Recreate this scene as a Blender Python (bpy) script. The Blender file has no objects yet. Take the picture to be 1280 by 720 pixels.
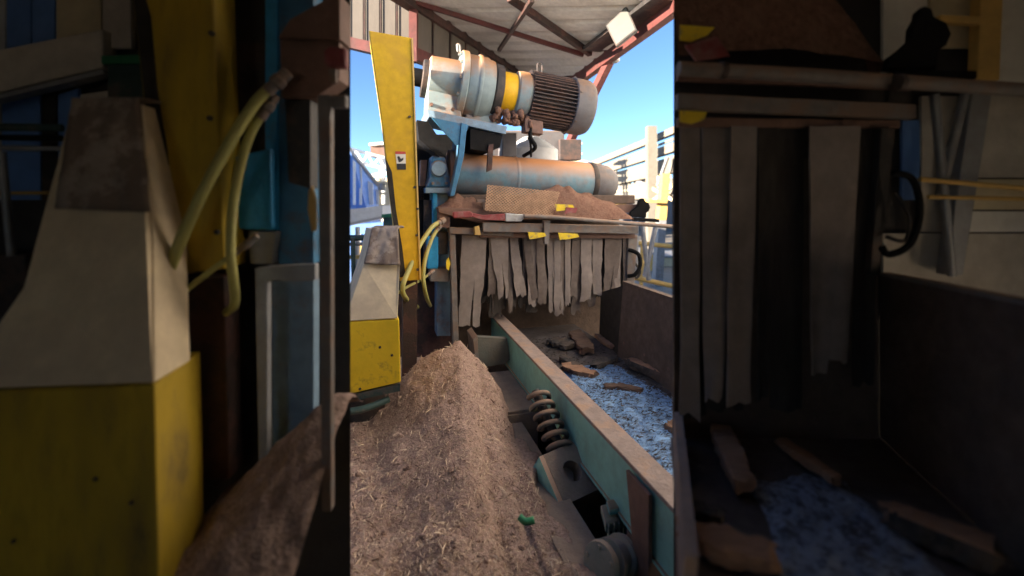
import bpy, bmesh, math, random
from mathutils import Vector, Matrix, noise
random.seed(7)
PI = math.pi
SC = bpy.context.scene
COL = SC.collection
V = Vector

# ------------------------------------------------------------------ survey of the place
# origin = the photographer's eye, y runs away from it, z up.  FPX / horizon come from the photograph.
FPX, CX, HY = 565.0, 640.0, 250.0
GROUND = -2.2
def P(px, py, d):
    return V(((px-CX)/FPX*d, d, (HY-py)/FPX*d))
TH = math.radians(16)
U = V((math.cos(TH), math.sin(TH), 0)); T = V((-math.sin(TH), math.cos(TH), 0)); Z = V((0, 0, 1))
O = V((-.576, 4.4, 0))
def F(s, t, z): return O + U*s + T*t + Z*z                     # frame of the hog machine
def G(px, py, t):                                              # a sighted point on the machine plane t
    k = (px-CX)/FPX
    o = O + T*t
    s = (k*o.y-o.x)/(U.x-k*U.y)
    p = o + U*s
    return V((p.x, p.y, (HY-py)/FPX*p.y))

# ------------------------------------------------------------------ mesh builder
def frame_of(d):
    d = d.normalized()
    up = Z if abs(d.z) < .95 else V((1, 0, 0))
    a = d.cross(up).normalized()
    return a, a.cross(d).normalized()
def smooth_path(pts, n=6):
    pts = [V(p) for p in pts]
    out = []
    for i in range(len(pts)-1):
        p0 = pts[max(i-1, 0)]; p1 = pts[i]; p2 = pts[i+1]; p3 = pts[min(i+2, len(pts)-1)]
        for k in range(n):
            t = k/n
            out.append(.5*((2*p1)+(p2-p0)*t+(2*p0-5*p1+4*p2-p3)*t*t+(3*p1-p0-3*p2+p3)*t**3))
    out.append(pts[-1])
    return out
class MB:
    def __init__(s): s.v = []; s.f = []
    def add(s, vs, fs):
        b = len(s.v); s.v += [V(v) for v in vs]; s.f += [tuple(b+i for i in f) for f in fs]; return s
    def para(s, o, a, b, c):
        o = V(o)
        return s.add([o, o+a, o+a+b, o+b, o+c, o+a+c, o+a+b+c, o+b+c],
                     [(0, 3, 2, 1), (4, 5, 6, 7), (0, 1, 5, 4), (1, 2, 6, 5), (2, 3, 7, 6), (3, 0, 4, 7)])
    def box(s, x0, x1, y0, y1, z0, z1):
        return s.para((x0, y0, z0), V((x1-x0, 0, 0)), V((0, y1-y0, 0)), V((0, 0, z1-z0)))
    def fbox(s, s0, s1, t0, t1, z0, z1):
        return s.para(F(s0, t0, z0), U*(s1-s0), T*(t1-t0), Z*(z1-z0))
    def beam(s, p, q, w, h, up=None):
        p = V(p); q = V(q); d = (q-p)
        if up is None: a, b = frame_of(d)
        else:
            a = d.cross(V(up)).normalized(); b = a.cross(d).normalized()
        return s.para(p-a*w/2-b*h/2, a*w, b*h, d)
    def prism(s, poly, vec):
        n = len(poly); poly = [V(p) for p in poly]; vec = V(vec)
        return s.add(poly+[p+vec for p in poly], [tuple(range(n))[::-1], tuple(range(n, 2*n))]+[(i, (i+1) % n, n+(i+1) % n, n+i) for i in range(n)])
    def lathe(s, o, ax, prof, n=32, caps=True):
        o = V(o); ax = V(ax).normalized(); a, b = frame_of(ax)
        vs = []; fs = []
        for t, r in prof:
            for k in range(n):
                an = 2*PI*k/n
                vs.append(o+ax*t+(a*math.cos(an)+b*math.sin(an))*r)
        for i in range(len(prof)-1):
            for k in range(n):
                fs.append((i*n+k, i*n+(k+1) % n, (i+1)*n+(k+1) % n, (i+1)*n+k))
        if caps:
            fs.append(tuple(range(n))[::-1]); m = (len(prof)-1)*n; fs.append(tuple(range(m, m+n)))
        return s.add(vs, fs)
    def cyl(s, p, q, r, r2=None, n=16):
        p = V(p); q = V(q)
        return s.lathe(p, q-p, [(0, r), ((q-p).length, r if r2 is None else r2)], n)
    def tube(s, pts, r, n=8, sm=6):
        pts = smooth_path(pts, sm) if sm else [V(p) for p in pts]
        vs = []; fs = []; m = len(pts)
        a = None
        for i, p in enumerate(pts):
            d = (pts[min(i+1, m-1)]-pts[max(i-1, 0)]).normalized()
            if a is None: a, b = frame_of(d)
            a = (a-d*a.dot(d)).normalized(); b = a.cross(d)
            rr = r(i/(m-1)) if callable(r) else r
            for k in range(n):
                an = 2*PI*k/n; vs.append(p+(a*math.cos(an)+b*math.sin(an))*rr)
        for i in range(m-1):
            for k in range(n):
                fs.append((i*n+k, i*n+(k+1) % n, (i+1)*n+(k+1) % n, (i+1)*n+k))
        fs.append(tuple(range(n))[::-1]); fs.append(tuple(range((m-1)*n, m*n)))
        return s.add(vs, fs)
    def grid(s, rows):
        n = len(rows[0])
        return s.add([p for r in rows for p in r], [(i*n+k, i*n+k+1, (i+1)*n+k+1, (i+1)*n+k) for i in range(len(rows)-1) for k in range(n-1)])
    def build(s, name, mat, parent=None, smooth=None, bevel=0.0, origin=None, fix=True):
        me = bpy.data.meshes.new(name)
        org = V(origin) if origin is not None else (parent_origin(parent) if parent is not None else (base_of(s.v)))
        me.from_pydata([tuple(v-org) for v in s.v], [], s.f)
        if fix:
            bm = bmesh.new(); bm.from_mesh(me); bmesh.ops.recalc_face_normals(bm, faces=bm.faces); bm.to_mesh(me); bm.free()
        for m in (mat if isinstance(mat, (list, tuple)) else [mat]): me.materials.append(m)
        o = bpy.data.objects.new(name, me); COL.objects.link(o)
        if parent is not None: o.parent = parent
        else: o.location = org
        if smooth:
            me.polygons.foreach_set('use_smooth', [True]*len(me.polygons))
            if smooth < 3:
                me.set_sharp_from_angle(angle=smooth)
        if bevel:
            b = o.modifiers.new('edge', 'BEVEL'); b.width = bevel; b.segments = 2; b.limit_method = 'ANGLE'; b.angle_limit = math.radians(50)
        return o
def base_of(vs):
    n = len(vs)
    return V((sum(v.x for v in vs)/n, sum(v.y for v in vs)/n, min(v.z for v in vs)))
def parent_origin(p):
    o = V((0, 0, 0))
    while p is not None:
        o += p.location; p = p.parent
    return o
def tag(o, label=None, cat=None, group=None, kind=None):
    if label: o['label'] = label
    if cat: o['category'] = cat
    if group: o['group'] = group
    if kind: o['kind'] = kind
    return o
def thing(name, loc, label, cat, group=None):
    o = bpy.data.objects.new(name, None); o.empty_display_size = .1; COL.objects.link(o); o.location = loc
    return tag(o, label, cat, group)
def px_prism(pts, depth, back=(0, 1, 0)):
    return MB().prism([P(*p) for p in pts], V(back)*depth)

# ------------------------------------------------------------------ materials
def mat(name, col, rough=.6, metal=0., spots=None, spot_amt=.45, spot_scale=5., var=.25, var_scale=14., dust=None, dust_amt=.6,
        bump=.15, bump_scale=60., spec=.4, edge=.08, stretch=None):
    m = bpy.data.materials.new(name); m.use_nodes = True
    N = m.node_tree.nodes; L = m.node_tree.links
    b = N['Principled BSDF']; b.inputs['Roughness'].default_value = rough; b.inputs['Metallic'].default_value = metal
    b.inputs['Specular IOR Level'].default_value = spec
    tc = N.new('ShaderNodeTexCoord'); co = tc.outputs['Object']
    if stretch:
        mp = N.new('ShaderNodeMapping'); mp.inputs['Scale'].default_value = stretch; L.new(co, mp.inputs['Vector']); co = mp.outputs[0]
    def nz(scale, detail=6, rg=.6):
        n = N.new('ShaderNodeTexNoise'); n.inputs['Scale'].default_value = scale; n.inputs['Detail'].default_value = detail
        n.inputs['Roughness'].default_value = rg; L.new(co, n.inputs['Vector']); return n.outputs[0]
    def ramp(sock, a, c):
        r = N.new('ShaderNodeMapRange'); r.inputs[1].default_value = a; r.inputs[2].default_value = c; r.clamp = True
        L.new(sock, r.inputs[0]); return r.outputs[0]
    def mix(f, a, c, mode='MIX'):
        x = N.new('ShaderNodeMix'); x.data_type = 'RGBA'; x.blend_type = mode
        if isinstance(f, float): x.inputs[0].default_value = f
        else: L.new(f, x.inputs[0])
        for i, q in ((6, a), (7, c)):
            if isinstance(q, (tuple, list)): x.inputs[i].default_value = (*q[:3], 1)
            else: L.new(q, x.inputs[i])
        return x.outputs[2]
    lo = tuple(c*(1-var) for c in col); hi = tuple(min(c*(1+var), .9) for c in col)
    c = mix(ramp(nz(var_scale), .3, .7), lo, hi)
    if spots:
        c = mix(ramp(nz(spot_scale, 9, .68), .62-spot_amt*.4, .62-spot_amt*.4+edge), c, spots)
    if dust:
        g = N.new('ShaderNodeNewGeometry'); sp = N.new('ShaderNodeSeparateXYZ'); L.new(g.outputs['Normal'], sp.inputs[0])
        up = ramp(sp.outputs[2], .05, .75)
        mm = N.new('ShaderNodeMath'); mm.operation = 'MULTIPLY'; L.new(up, mm.inputs[0]); L.new(ramp(nz(spot_scale*1.7, 7), .62-dust_amt*.5, .75-dust_amt*.35), mm.inputs[1])
        c = mix(mm.outputs[0], c, dust)
    L.new(c, b.inputs['Base Color'])
    if bump:
        bp = N.new('ShaderNodeBump'); bp.inputs['Strength'].default_value = bump; bp.inputs['Distance'].default_value = .02
        L.new(nz(bump_scale, 5), bp.inputs['Height']); L.new(bp.outputs[0], b.inputs['Normal'])
    return m
DUST = (.27, .17, .115); RUST = (.2, .085, .04); DARK = (.035, .028, .024)
M = {}
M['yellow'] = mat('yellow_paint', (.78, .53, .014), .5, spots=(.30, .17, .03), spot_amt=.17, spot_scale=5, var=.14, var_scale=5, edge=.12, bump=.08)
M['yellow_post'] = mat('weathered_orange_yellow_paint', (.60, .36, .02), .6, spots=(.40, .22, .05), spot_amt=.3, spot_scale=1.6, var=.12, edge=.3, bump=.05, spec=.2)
M['yellow_shaded'] = mat('shaded_yellow_paint', (.44, .30, .02), .7, spots=(.16, .11, .03), spot_amt=.34, spot_scale=3.5, var=.18, edge=.22, bump=.06, stretch=(2.4, 1, .7))  # yellow paint darkened for the unlit bay, plus grime spots
M['yellow_dusty'] = mat('dusty_yellow_hood', (.64, .53, .36), .75, spots=(.50, .40, .29), spot_amt=.5, spot_scale=4, var=.12, edge=.3, bump=.05)
M['soot'] = mat('soot', (.03, .025, .02), .9, var=.4)
M['burlap'] = mat('burlap', (.33, .275, .235), .95, spots=(.2, .15, .12), spot_amt=.4, spot_scale=8, var=.2, bump=.5, bump_scale=180)
M['hose'] = mat('yellow_hose_rubber', (.36, .34, .11), .5, spots=(.26, .2, .07), spot_amt=.25, spot_scale=7, var=.15, bump=.05, edge=.2)
M['blue'] = mat('blue_paint', (.04, .17, .33), .5, spots=(.11, .075, .055), spot_amt=.28, spot_scale=4.5, var=.2, dust=DUST, dust_amt=.8, edge=.15)
M['blue_bright'] = mat('bright_blue_paint', (.03, .30, .62), .45, spots=(.1, .08, .07), spot_amt=.12, spot_scale=5, var=.15, edge=.2)
M['blue_pale'] = mat('pale_blue_paint', (.17, .265, .37), .55, spots=(.2, .13, .09), spot_amt=.25, spot_scale=6, var=.2, dust=DUST, dust_amt=.8, edge=.2)
M['gear'] = mat('pale_teal_gear_paint', (.215, .28, .30), .6, spots=(.34, .16, .07), spot_amt=.36, spot_scale=3.2, var=.12, dust=(.40, .20, .09), dust_amt=.75, edge=.22, bump=.08)
M['drum'] = mat('drum_blue_with_rust', (.12, .225, .29), .5, spots=(.30, .14, .07), spot_amt=.42, spot_scale=1.6, var=.15, dust=(.5, .23, .1), dust_amt=.85, edge=.3, bump=.08)
M['coupling'] = mat('coupling_yellow', (.8, .45, .01), .5, spots=(.5, .25, .1), spot_amt=.3, spot_scale=6, var=.1, edge=.2)
M['motor'] = mat('dark_motor_paint', (.055, .045, .047), .6, spots=(.12, .065, .05), spot_amt=.35, spot_scale=7, var=.25, dust=(.2, .11, .08), dust_amt=.6, edge=.2)
M['cowl'] = mat('grey_cowl_paint', (.12, .118, .13), .6, spots=(.12, .08, .065), spot_amt=.25, spot_scale=5, var=.12, dust=DUST, dust_amt=.5, edge=.25)
M['dark'] = mat('dark_steel', (.035, .032, .032), .6, spots=(.08, .055, .045), spot_amt=.35, var=.3)
M['black'] = mat('black_rubber', (.009, .009, .010), .8, var=.3, spec=.15)
M['steel'] = mat('dusty_grey_steel', (.17, .155, .15), .6, .0, spots=(.2, .14, .11), spot_amt=.4, spot_scale=9, var=.25, dust=DUST, dust_amt=.8, edge=.15)
M['steel_bright'] = mat('worn_bare_steel', (.42, .43, .45), .4, .6, spots=(.2, .15, .12), spot_amt=.25, spot_scale=8, var=.2, edge=.2)
M['red'] = mat('red_grip', (.25, .05, .055), .6, spots=(.26, .17, .155), spot_amt=.4, spot_scale=12, var=.2, edge=.25)
M['redsteel'] = mat('red_oxide_steel', (.115, .032, .03), .65, spots=(.08, .035, .03), spot_amt=.4, spot_scale=6, var=.25, edge=.2)
M['darkred'] = mat('dark_oxide_steel', (.075, .035, .03), .7, spots=(.04, .025, .022), spot_amt=.4, spot_scale=6, var=.25)
M['roof'] = mat('roof_sheet_underside', (.72, .69, .65), .6, spots=(.57, .54, .49), spot_amt=.4, spot_scale=1.2, var=.12, edge=.3, bump=.04)
M['clad'] = mat('beige_cladding', (.115, .10, .085), .65, spots=(.09, .078, .065), spot_amt=.4, spot_scale=1.5, var=.1, edge=.3, bump=.03, stretch=(1, 1, .3))
M['strip'] = mat('dusty_rubber_strip', (.235, .20, .186), .85, spots=(.14, .11, .095), spot_amt=.36, spot_scale=4, var=.15, edge=.4, bump=.12, bump_scale=60)
M['strip_brown'] = mat('brown_rubber_strip', (.15, .122, .11), .9, spots=(.08, .06, .05), spot_amt=.42, spot_scale=4, var=.2, edge=.4, bump=.12, bump_scale=60)
M['strip_dark'] = mat('shaded_rubber_strip', (.05, .042, .038), .9, spots=(.025, .02, .018), spot_amt=.45, spot_scale=5, var=.3, edge=.3, bump=.25, bump_scale=30, stretch=(2, 2, .5))  # darker copy for the back strips, puts shade into the gaps
M['green'] = mat('sea_green_paint', (.24, .50, .455), .45, spots=(.16, .18, .15), spot_amt=.3, spot_scale=2.2, var=.14, dust=(.36, .22, .15), dust_amt=1.0, edge=.3, bump=.05)
M['greygreen'] = mat('dusty_grey_green_plate', (.11, .12, .11), .7, spots=(.15, .125, .105), spot_amt=.4, spot_scale=4, var=.15, edge=.3)
M['casting'] = mat('dusty_green_casting', (.20, .265, .235), .65, spots=(.27, .225, .18), spot_amt=.4, spot_scale=8, var=.2, dust=(.36, .27, .21), dust_amt=.9, edge=.25, bump=.2)
M['flange'] = mat('dust_caked_flange', (.31, .24, .212), .85, spots=(.40, .22, .11), spot_amt=.32, spot_scale=7, var=.2, edge=.25, bump=.4, bump_scale=45)
M['trough'] = mat('grimy_trough_steel', (.115, .08, .062), .8, spots=(.07, .05, .042), spot_amt=.45, spot_scale=2.5, var=.3, edge=.3, bump=.3, bump_scale=35)
M['deck'] = mat('wet_grimy_deck', (.075, .064, .062), .5, spots=(.13, .12, .13), spot_amt=.4, spot_scale=4, var=.3, edge=.3, bump=.35, bump_scale=30)
M['rustplate'] = mat('rust_brown_plate', (.19, .11, .085), .7, spots=(.10, .062, .05), spot_amt=.4, spot_scale=3, var=.2, edge=.3)
M['housing'] = mat('dust_coated_housing', (.26, .195, .155), .85, spots=(.2, .16, .13), spot_amt=.4, spot_scale=5, var=.15, edge=.3, bump=.3, bump_scale=70)
M['spring'] = mat('grey_spring_steel', (.10, .097, .094), .6, spots=(.2, .13, .1), spot_amt=.4, spot_scale=10, var=.2, dust=DUST, dust_amt=.7, edge=.2)
M['fibre'] = mat('shredded_fibre', (.41, .288, .242), .95, spots=(.29, .19, .15), spot_amt=.34, spot_scale=3.2, var=.32, var_scale=55, edge=.25, bump=1.0, bump_scale=95, spec=.1)
M['sliver'] = mat('pale_sliver', (.70, .55, .42), .85, var=.3, var_scale=3, bump=0, spec=.2)
M['sliver_dark'] = mat('brown_sliver', (.17, .10, .075), .9, var=.3, var_scale=3, bump=0, spec=.2)
M['mound'] = mat('red_brown_dust', (.205, .115, .085), .95, spots=(.26, .16, .12), spot_amt=.4, spot_scale=8, var=.3, var_scale=40, edge=.3, bump=.8, bump_scale=80, spec=.1)
M['mesh'] = mat('rusty_expanded_metal', (.40, .25, .155), .7, var=.3, bump=0)
M['fines'] = mat('sky_tinted_wet_fines', (.25, .45, .80), .45, spots=(.07, .09, .14), spot_amt=.36, spot_scale=34, var=.25, var_scale=9, edge=.14, bump=.8, bump_scale=50, spec=.6, stretch=(.55, 1.3, 1))  # blue of the reflected sky is put into the base colour
M['fines_grey'] = mat('grey_blue_fines', (.26, .32, .42), .6, spots=(.08, .085, .11), spot_amt=.42, spot_scale=34, var=.25, var_scale=9, edge=.14, bump=.8, bump_scale=50, spec=.3)  # duller copy of the sky-tinted fines for the dark bay
M['bark'] = mat('bark', (.12, .078, .06), .9, spots=(.21, .13, .09), spot_amt=.42, spot_scale=9, var=.35, edge=.25, bump=.9, bump_scale=30, stretch=(.5, 2, 2))
M['barkdark'] = mat('charred_bark', (.045, .042, .042), .85, spots=(.09, .07, .06), spot_amt=.4, spot_scale=9, var=.3, bump=.8, bump_scale=30)
M['barkpale'] = mat('split_pale_wood', (.33, .19, .12), .85, spots=(.2, .11, .07), spot_amt=.4, spot_scale=8, var=.25, edge=.25, bump=.5, bump_scale=30, stretch=(.5, 2, 2))
M['white'] = mat('white_paint', (.74, .72, .67), .6, spots=(.5, .44, .36), spot_amt=.2, spot_scale=2, var=.08, edge=.3, bump=.03)
M['towersteel'] = mat('cream_white_tower_steel', (.20, .185, .155), .65, spots=(.15, .125, .095), spot_amt=.3, spot_scale=2, var=.1, edge=.3, bump=.03)
M['farwall'] = mat('far_grey_wall', (.16, .16, .165), .7, spots=(.12, .115, .11), spot_amt=.3, spot_scale=1, var=.1, edge=.3, bump=.03)
M['cream'] = mat('cream_paint', (.62, .54, .36), .6, spots=(.45, .36, .22), spot_amt=.25, spot_scale=2, var=.1, edge=.3, bump=.03)
M['ochre'] = mat('ochre_paint', (.62, .40, .12), .6, spots=(.4, .26, .1), spot_amt=.25, spot_scale=3, var=.15, edge=.3, bump=.03)
M['bluewall'] = mat('blue_cladding', (.12, .26, .62), .5, spots=(.2, .32, .6), spot_amt=.3, spot_scale=.8, var=.1, edge=.3, bump=.03)
M['palewall'] = mat('pale_grey_cladding', (.46, .49, .52), .6, spots=(.4, .42, .44), spot_amt=.3, spot_scale=1, var=.1, edge=.3, bump=.03)
M['greenbox'] = mat('green_enamel', (.03, .2, .09), .5, var=.15)
M['railgreen'] = mat('dark_green_rail', (.035, .07, .065), .5, spots=(.1, .09, .08), spot_amt=.25, spot_scale=6, var=.2)
M['galv'] = mat('galvanised_grey', (.30, .31, .33), .5, .3, spots=(.22, .2, .18), spot_amt=.3, spot_scale=5, var=.15, edge=.25)
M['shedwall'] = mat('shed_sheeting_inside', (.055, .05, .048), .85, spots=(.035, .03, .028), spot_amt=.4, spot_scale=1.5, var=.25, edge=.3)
M['shedpale'] = mat('shed_sheeting_pale', (.55, .51, .45), .8, spots=(.42, .38, .32), spot_amt=.4, spot_scale=1.3, var=.15, edge=.3)
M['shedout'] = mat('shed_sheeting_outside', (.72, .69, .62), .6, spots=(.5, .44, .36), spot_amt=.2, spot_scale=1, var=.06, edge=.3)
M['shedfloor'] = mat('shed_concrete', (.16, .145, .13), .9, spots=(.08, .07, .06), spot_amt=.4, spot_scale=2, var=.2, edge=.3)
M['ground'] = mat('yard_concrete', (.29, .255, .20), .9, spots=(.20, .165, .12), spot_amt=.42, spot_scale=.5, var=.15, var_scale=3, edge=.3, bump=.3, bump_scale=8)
M['lamp'] = mat('floodlight_lens', (.13, .135, .125), .25, var=.06, bump=0)
M['paper_white'] = mat('sticker_white', (.72, .68, .58), .6, var=.08, bump=0)
M['paper_red'] = mat('sticker_red', (.5, .07, .05), .6, var=.1, bump=0)
M['paper_black'] = mat('sticker_black', (.03, .03, .03), .6, var=.1, bump=0)
M['paper_yellow'] = mat('tag_yellow', (.75, .55, .03), .6, spots=(.4, .3, .1), spot_amt=.25, spot_scale=20, var=.1, bump=0)
M['leaf'] = mat('dry_foliage', (.09, .10, .04), .8, var=.3)

# ================================================================== THE SETTING
g = MB(); rows = []
xs = [-400, -120, -40, -15, -8, -4, 0, 4, 8, 15, 40, 120, 400]; ys = [-40, -10, 0, 3, 6, 10, 20, 40, 100, 300, 900]
g.grid([[V((x, y, GROUND)) for x in xs] for y in ys])
tag(g.build('ground', M['ground'], origin=(0, 0, GROUND)), 'pale dusty concrete yard under the machines', None, None, 'structure')

# --- made-up shed round the camera, its walls keep both side bays dark
FL = -1.65
shed = thing('shade_shed', (0, 0, FL), 'dark sheet-steel shed added to shade both sides, its wide open doorway framing the sunlit hog outside', 'shed')
W0, W1 = 1.70, 1.78
j0 = 202/FPX*W0; j1 = j0+.09
fw = MB()
for sg in (-1, 1):
    xo = 2.15
    fw.prism([V((sg*j0, W0, GROUND)), V((sg*j1, W1, GROUND)), V((sg*xo, W1, GROUND)), V((sg*xo, W0, GROUND))], (0, 0, .95-GROUND))
fw.prism([V((-j0, W0, .82)), V((j0, W0, .82)), V((j1, W1, .85)), V((-j1, W1, .85))], (0, 0, .099))
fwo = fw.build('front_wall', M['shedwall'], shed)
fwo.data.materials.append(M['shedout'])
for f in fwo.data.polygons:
    if f.normal.y > .9: f.material_index = 1  # outer face made pale to bounce light onto the heap
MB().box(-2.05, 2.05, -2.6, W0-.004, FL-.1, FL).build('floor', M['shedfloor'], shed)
MB().box(-2.15, 2.15, -2.7, W0-.004, .88, .95).build('ceiling', M['white'], shed)  # white underside chosen to scatter fill light inside
MB().box(-2.15, -2.0, -2.7, -2.6, FL-.1, .879).box(-1.35, 2.15, -2.7, -2.6, FL-.1, .879).box(-2.0, -1.35, -2.7, -2.6, .40, .879).box(-2.0, -1.35, -2.7, -2.6, FL-.1, -.95).build('back_wall', M['shedpale'], shed)  # opening added to let sun in behind the camera
MB().box(-2.15, -2.05, -2.6, -1.9, FL-.1, .879).box(-2.15, -2.05, -1.5, W0-.004, FL-.1, .879).box(-2.15, -2.05, -1.9, -1.5, FL-.1, .18).box(-2.15, -2.05, -1.9, -1.5, .82, .879).build('side_wall', M['shedwall'], shed)  # high opening added to light the right bay
MB().box(2.05, 2.15, -2.6, W0-.004, FL-.1, .879).build('side_wall', M['shedpale'], shed)  # made pale to bounce the sun patch into the bays

# ================================================================== CENTRE : fibre heap
def fs_t(p):
    r = p-O; return r.dot(U), r.dot(T)
def heap_h(x, y):
    p = V((x, y, 0)); s, t = fs_t(p)
    n1 = noise.noise(V((x*1.6, y*1.6, 3)))*.07 + noise.noise(V((x*5, y*5, 9)))*.040 + noise.noise(V((x*13, y*13, 4)))*.018 + noise.noise(V((x*34, y*34, 1)))*.009
    if t > -.79: crest = -1.10-(t+.79)*.85
    else: crest = -1.10-(-.79-t)*.31+.05*math.sin((t+.8)*2.3)
    cs = -.075-.10*max(0, (-.79-t))
    d = s-cs
    near = min(1, max(0, (-.8-t)/1.6))
    sl = .82-.50*near
    ds = math.sqrt(d*d+.0005+.006*near)-.0224-.035*near
    h = crest-(ds**1.12 if ds > 0 else 0)*sl if d < 0 else crest-ds*(.95-.45*near)
    h = max(h, -1.63-.02*near)
    edge = .235+.10*noise.noise(V((t*2.2, 7, 0)))+.06*noise.noise(V((t*7, 2, 0)))+.02*noise.noise(V((t*22, 2, 0)))
    # a gully down the right-hand face
    gl = s-(cs+.13+.03*math.sin(t*4))
    h -= .035*math.exp(-(gl/.045)**2)
    if s > edge-.10: h -= (s-edge+.10)*.5
    if s > .05: h = max(h, -1.642+.02*(s < edge))
    if s > edge: h = h-(s-edge)*3.2-.01
    return max(h+n1, GROUND-.02)
hb = MB(); rows = []
NX, NY = 240, 210
X0, X1, Y0, Y1 = -2.3, .62, 1.83, 4.75
for j in range(NY+1):
    y = Y0+(Y1-Y0)*(j/NY)
    rows.append([V((X0+(X1-X0)*i/NX, y, heap_h(X0+(X1-X0)*i/NX, y))) for i in range(NX+1)])
hb.grid(rows)
heap = hb.build('fibre_heap', M['fibre'], smooth=4)
tag(heap, 'large brown heap of shredded bark fibre spilling down beside the green trough beam', 'heap')
def slivers(name, n, m, mn, mx, label, seed):
    rnd = random.Random(seed); b = MB()
    for _ in range(n):
        for _k in range(30):
            y = 1.84+(rnd.random()**1.5)*2.4; x = rnd.uniform(-.36*y-.1, .45)
            s, t = fs_t(V((x, y, 0)))
            if s < .17: break
        else: continue
        e = .01
        z = heap_h(x, y)
        nrm = V((-(heap_h(x+e, y)-z)/e, -(heap_h(x, y+e)-z)/e, 1)).normalized()
        L = rnd.uniform(mn, mx)*(2.2 if rnd.random() < .06 else 1); w = L*rnd.uniform(.05, .12)+.0007
        d = V((rnd.gauss(.35, .6), rnd.gauss(-.6, .6), rnd.gauss(0, .6)))
        d = (d-nrm*d.dot(nrm)*rnd.uniform(.4, 1)).normalized()
        sd = d.cross(nrm).normalized(); c = V((x, y, z))+nrm*(.003+abs(d.dot(nrm))*L*.3)
        bend = nrm*L*rnd.uniform(0, .12)
        a0, a1, a2 = c-d*L/2, c+bend, c+d*L/2
        h = nrm*w*.5
        b.add([a0-sd*w*.2, a0+sd*w*.2, a1+sd*w*.5, a2, a1-sd*w*.5, a0+h, a1+h*1.6, a2+h*.5],
              [(0, 5, 6, 4), (5, 1, 2, 6), (4, 6, 7, 3), (6, 2, 3, 7), (0, 1, 5)])
    o = b.build(name, m, origin=(0, 0, 0), fix=False)
    return tag(o, label, None, None, 'stuff')
slivers('loose_fibres', 10500, M['sliver'], .007, .031, 'pale wood slivers strewn over the brown fibre heap', 3)
slivers('bark_crumbs', 2400, M['sliver_dark'], .008, .026, 'dark bark crumbs strewn over the brown fibre heap', 4)

cl = MB(); rk = random.Random(21)
for _ in range(900):
    y = 1.85+(rk.random()**1.3)*2.2; x = rk.uniform(-.36*y-.1, .45)
    if fs_t(V((x, y, 0)))[0] > .2: continue
    r = rk.uniform(.003, .009)*(2.3 if rk.random() < .07 else 1); c = V((x, y, heap_h(x, y)+r*.3))
    ax = V((rk.gauss(0, 1), rk.gauss(0, 1), rk.gauss(0, .5))).normalized()
    cl.lathe(c-ax*r*1.3, ax, [(0, r*.4), (r*.7, r*rk.uniform(.7, 1.1)), (r*1.9, r*rk.uniform(.6, 1)), (r*2.6, r*.3)], 6)
tag(cl.build('fibre_clods', M['fibre'], origin=(0, 0, 0)), 'small clods and lumps lying on the brown fibre heap', None, None, 'stuff')

# ================================================================== CENTRE : tall yellow belt guard
bg = thing('belt_guard', P(505, 400, 3.75), 'tall tapering yellow belt guard with sooty edge and warning sticker left of the blue hog', 'guard')
d0 = -.53
OF = -T*.003
gp = [G(461, 38, d0), G(514, 47, d0), G(519, 170, d0), G(525, 350, d0), G(500, 352, d0), G(488, 250, d0), G(477, 150, d0)]
MB().prism(gp, T*.4).build('guard_shell', M['yellow_post'], bg, bevel=.008)
soot = [G(481, 195, d0-.004), G(490, 215, d0-.004), G(495, 262, d0-.004), G(503, 310, d0-.004), G(507, 345, d0-.004), G(500, 347, d0-.004), G(491, 275, d0-.004), G(484, 225, d0-.004)]
MB().prism(soot, T*.006).build('soot_stain', M['soot'], bg)
lip = MB(); lip.beam(G(515.2, 48, d0-.005), G(525.5, 349, d0-.005), .012, .02, T); lip.build('edge_strip', M['ochre'], bg)
for x, y in ((512, 146), (518.5, 234), (522, 261), (521, 294), (522, 337)):
    p = G(x, y, d0-.002); MB().cyl(p, p-T*.014, .012, .010, 8).build('bolt', M['dark'], bg)
stk = MB().prism([G(494, 189, d0-.003), G(507, 189.5, d0-.003), G(507.5, 212, d0-.003), G(496.5, 212, d0-.003)], T*.0015).build('warning_sticker', M['paper_white'], bg)
def stq(a, m):
    MB().prism([G(x, y, d0-.0055) for x, y in a], T*.0015).build('sticker_print', m, stk)
stq([(494, 189), (507, 189.5), (507.1, 192.5), (494.4, 192.5)], M['paper_red'])
stq([(496, 204.5), (507.3, 204.5), (507.5, 212), (496.5, 212)], M['paper_black'])
stq([(496.5, 196), (499, 195), (501, 198.5), (504.5, 197), (504, 200), (501.5, 202), (498.5, 203)], M['paper_black'])

MB().prism([G(504, 340, -.42), G(522, 340, -.42), G(520, 560, -.42), G(502, 560, -.42)], T*.15).build('guard_foot', M['darkred'], bg)

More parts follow.
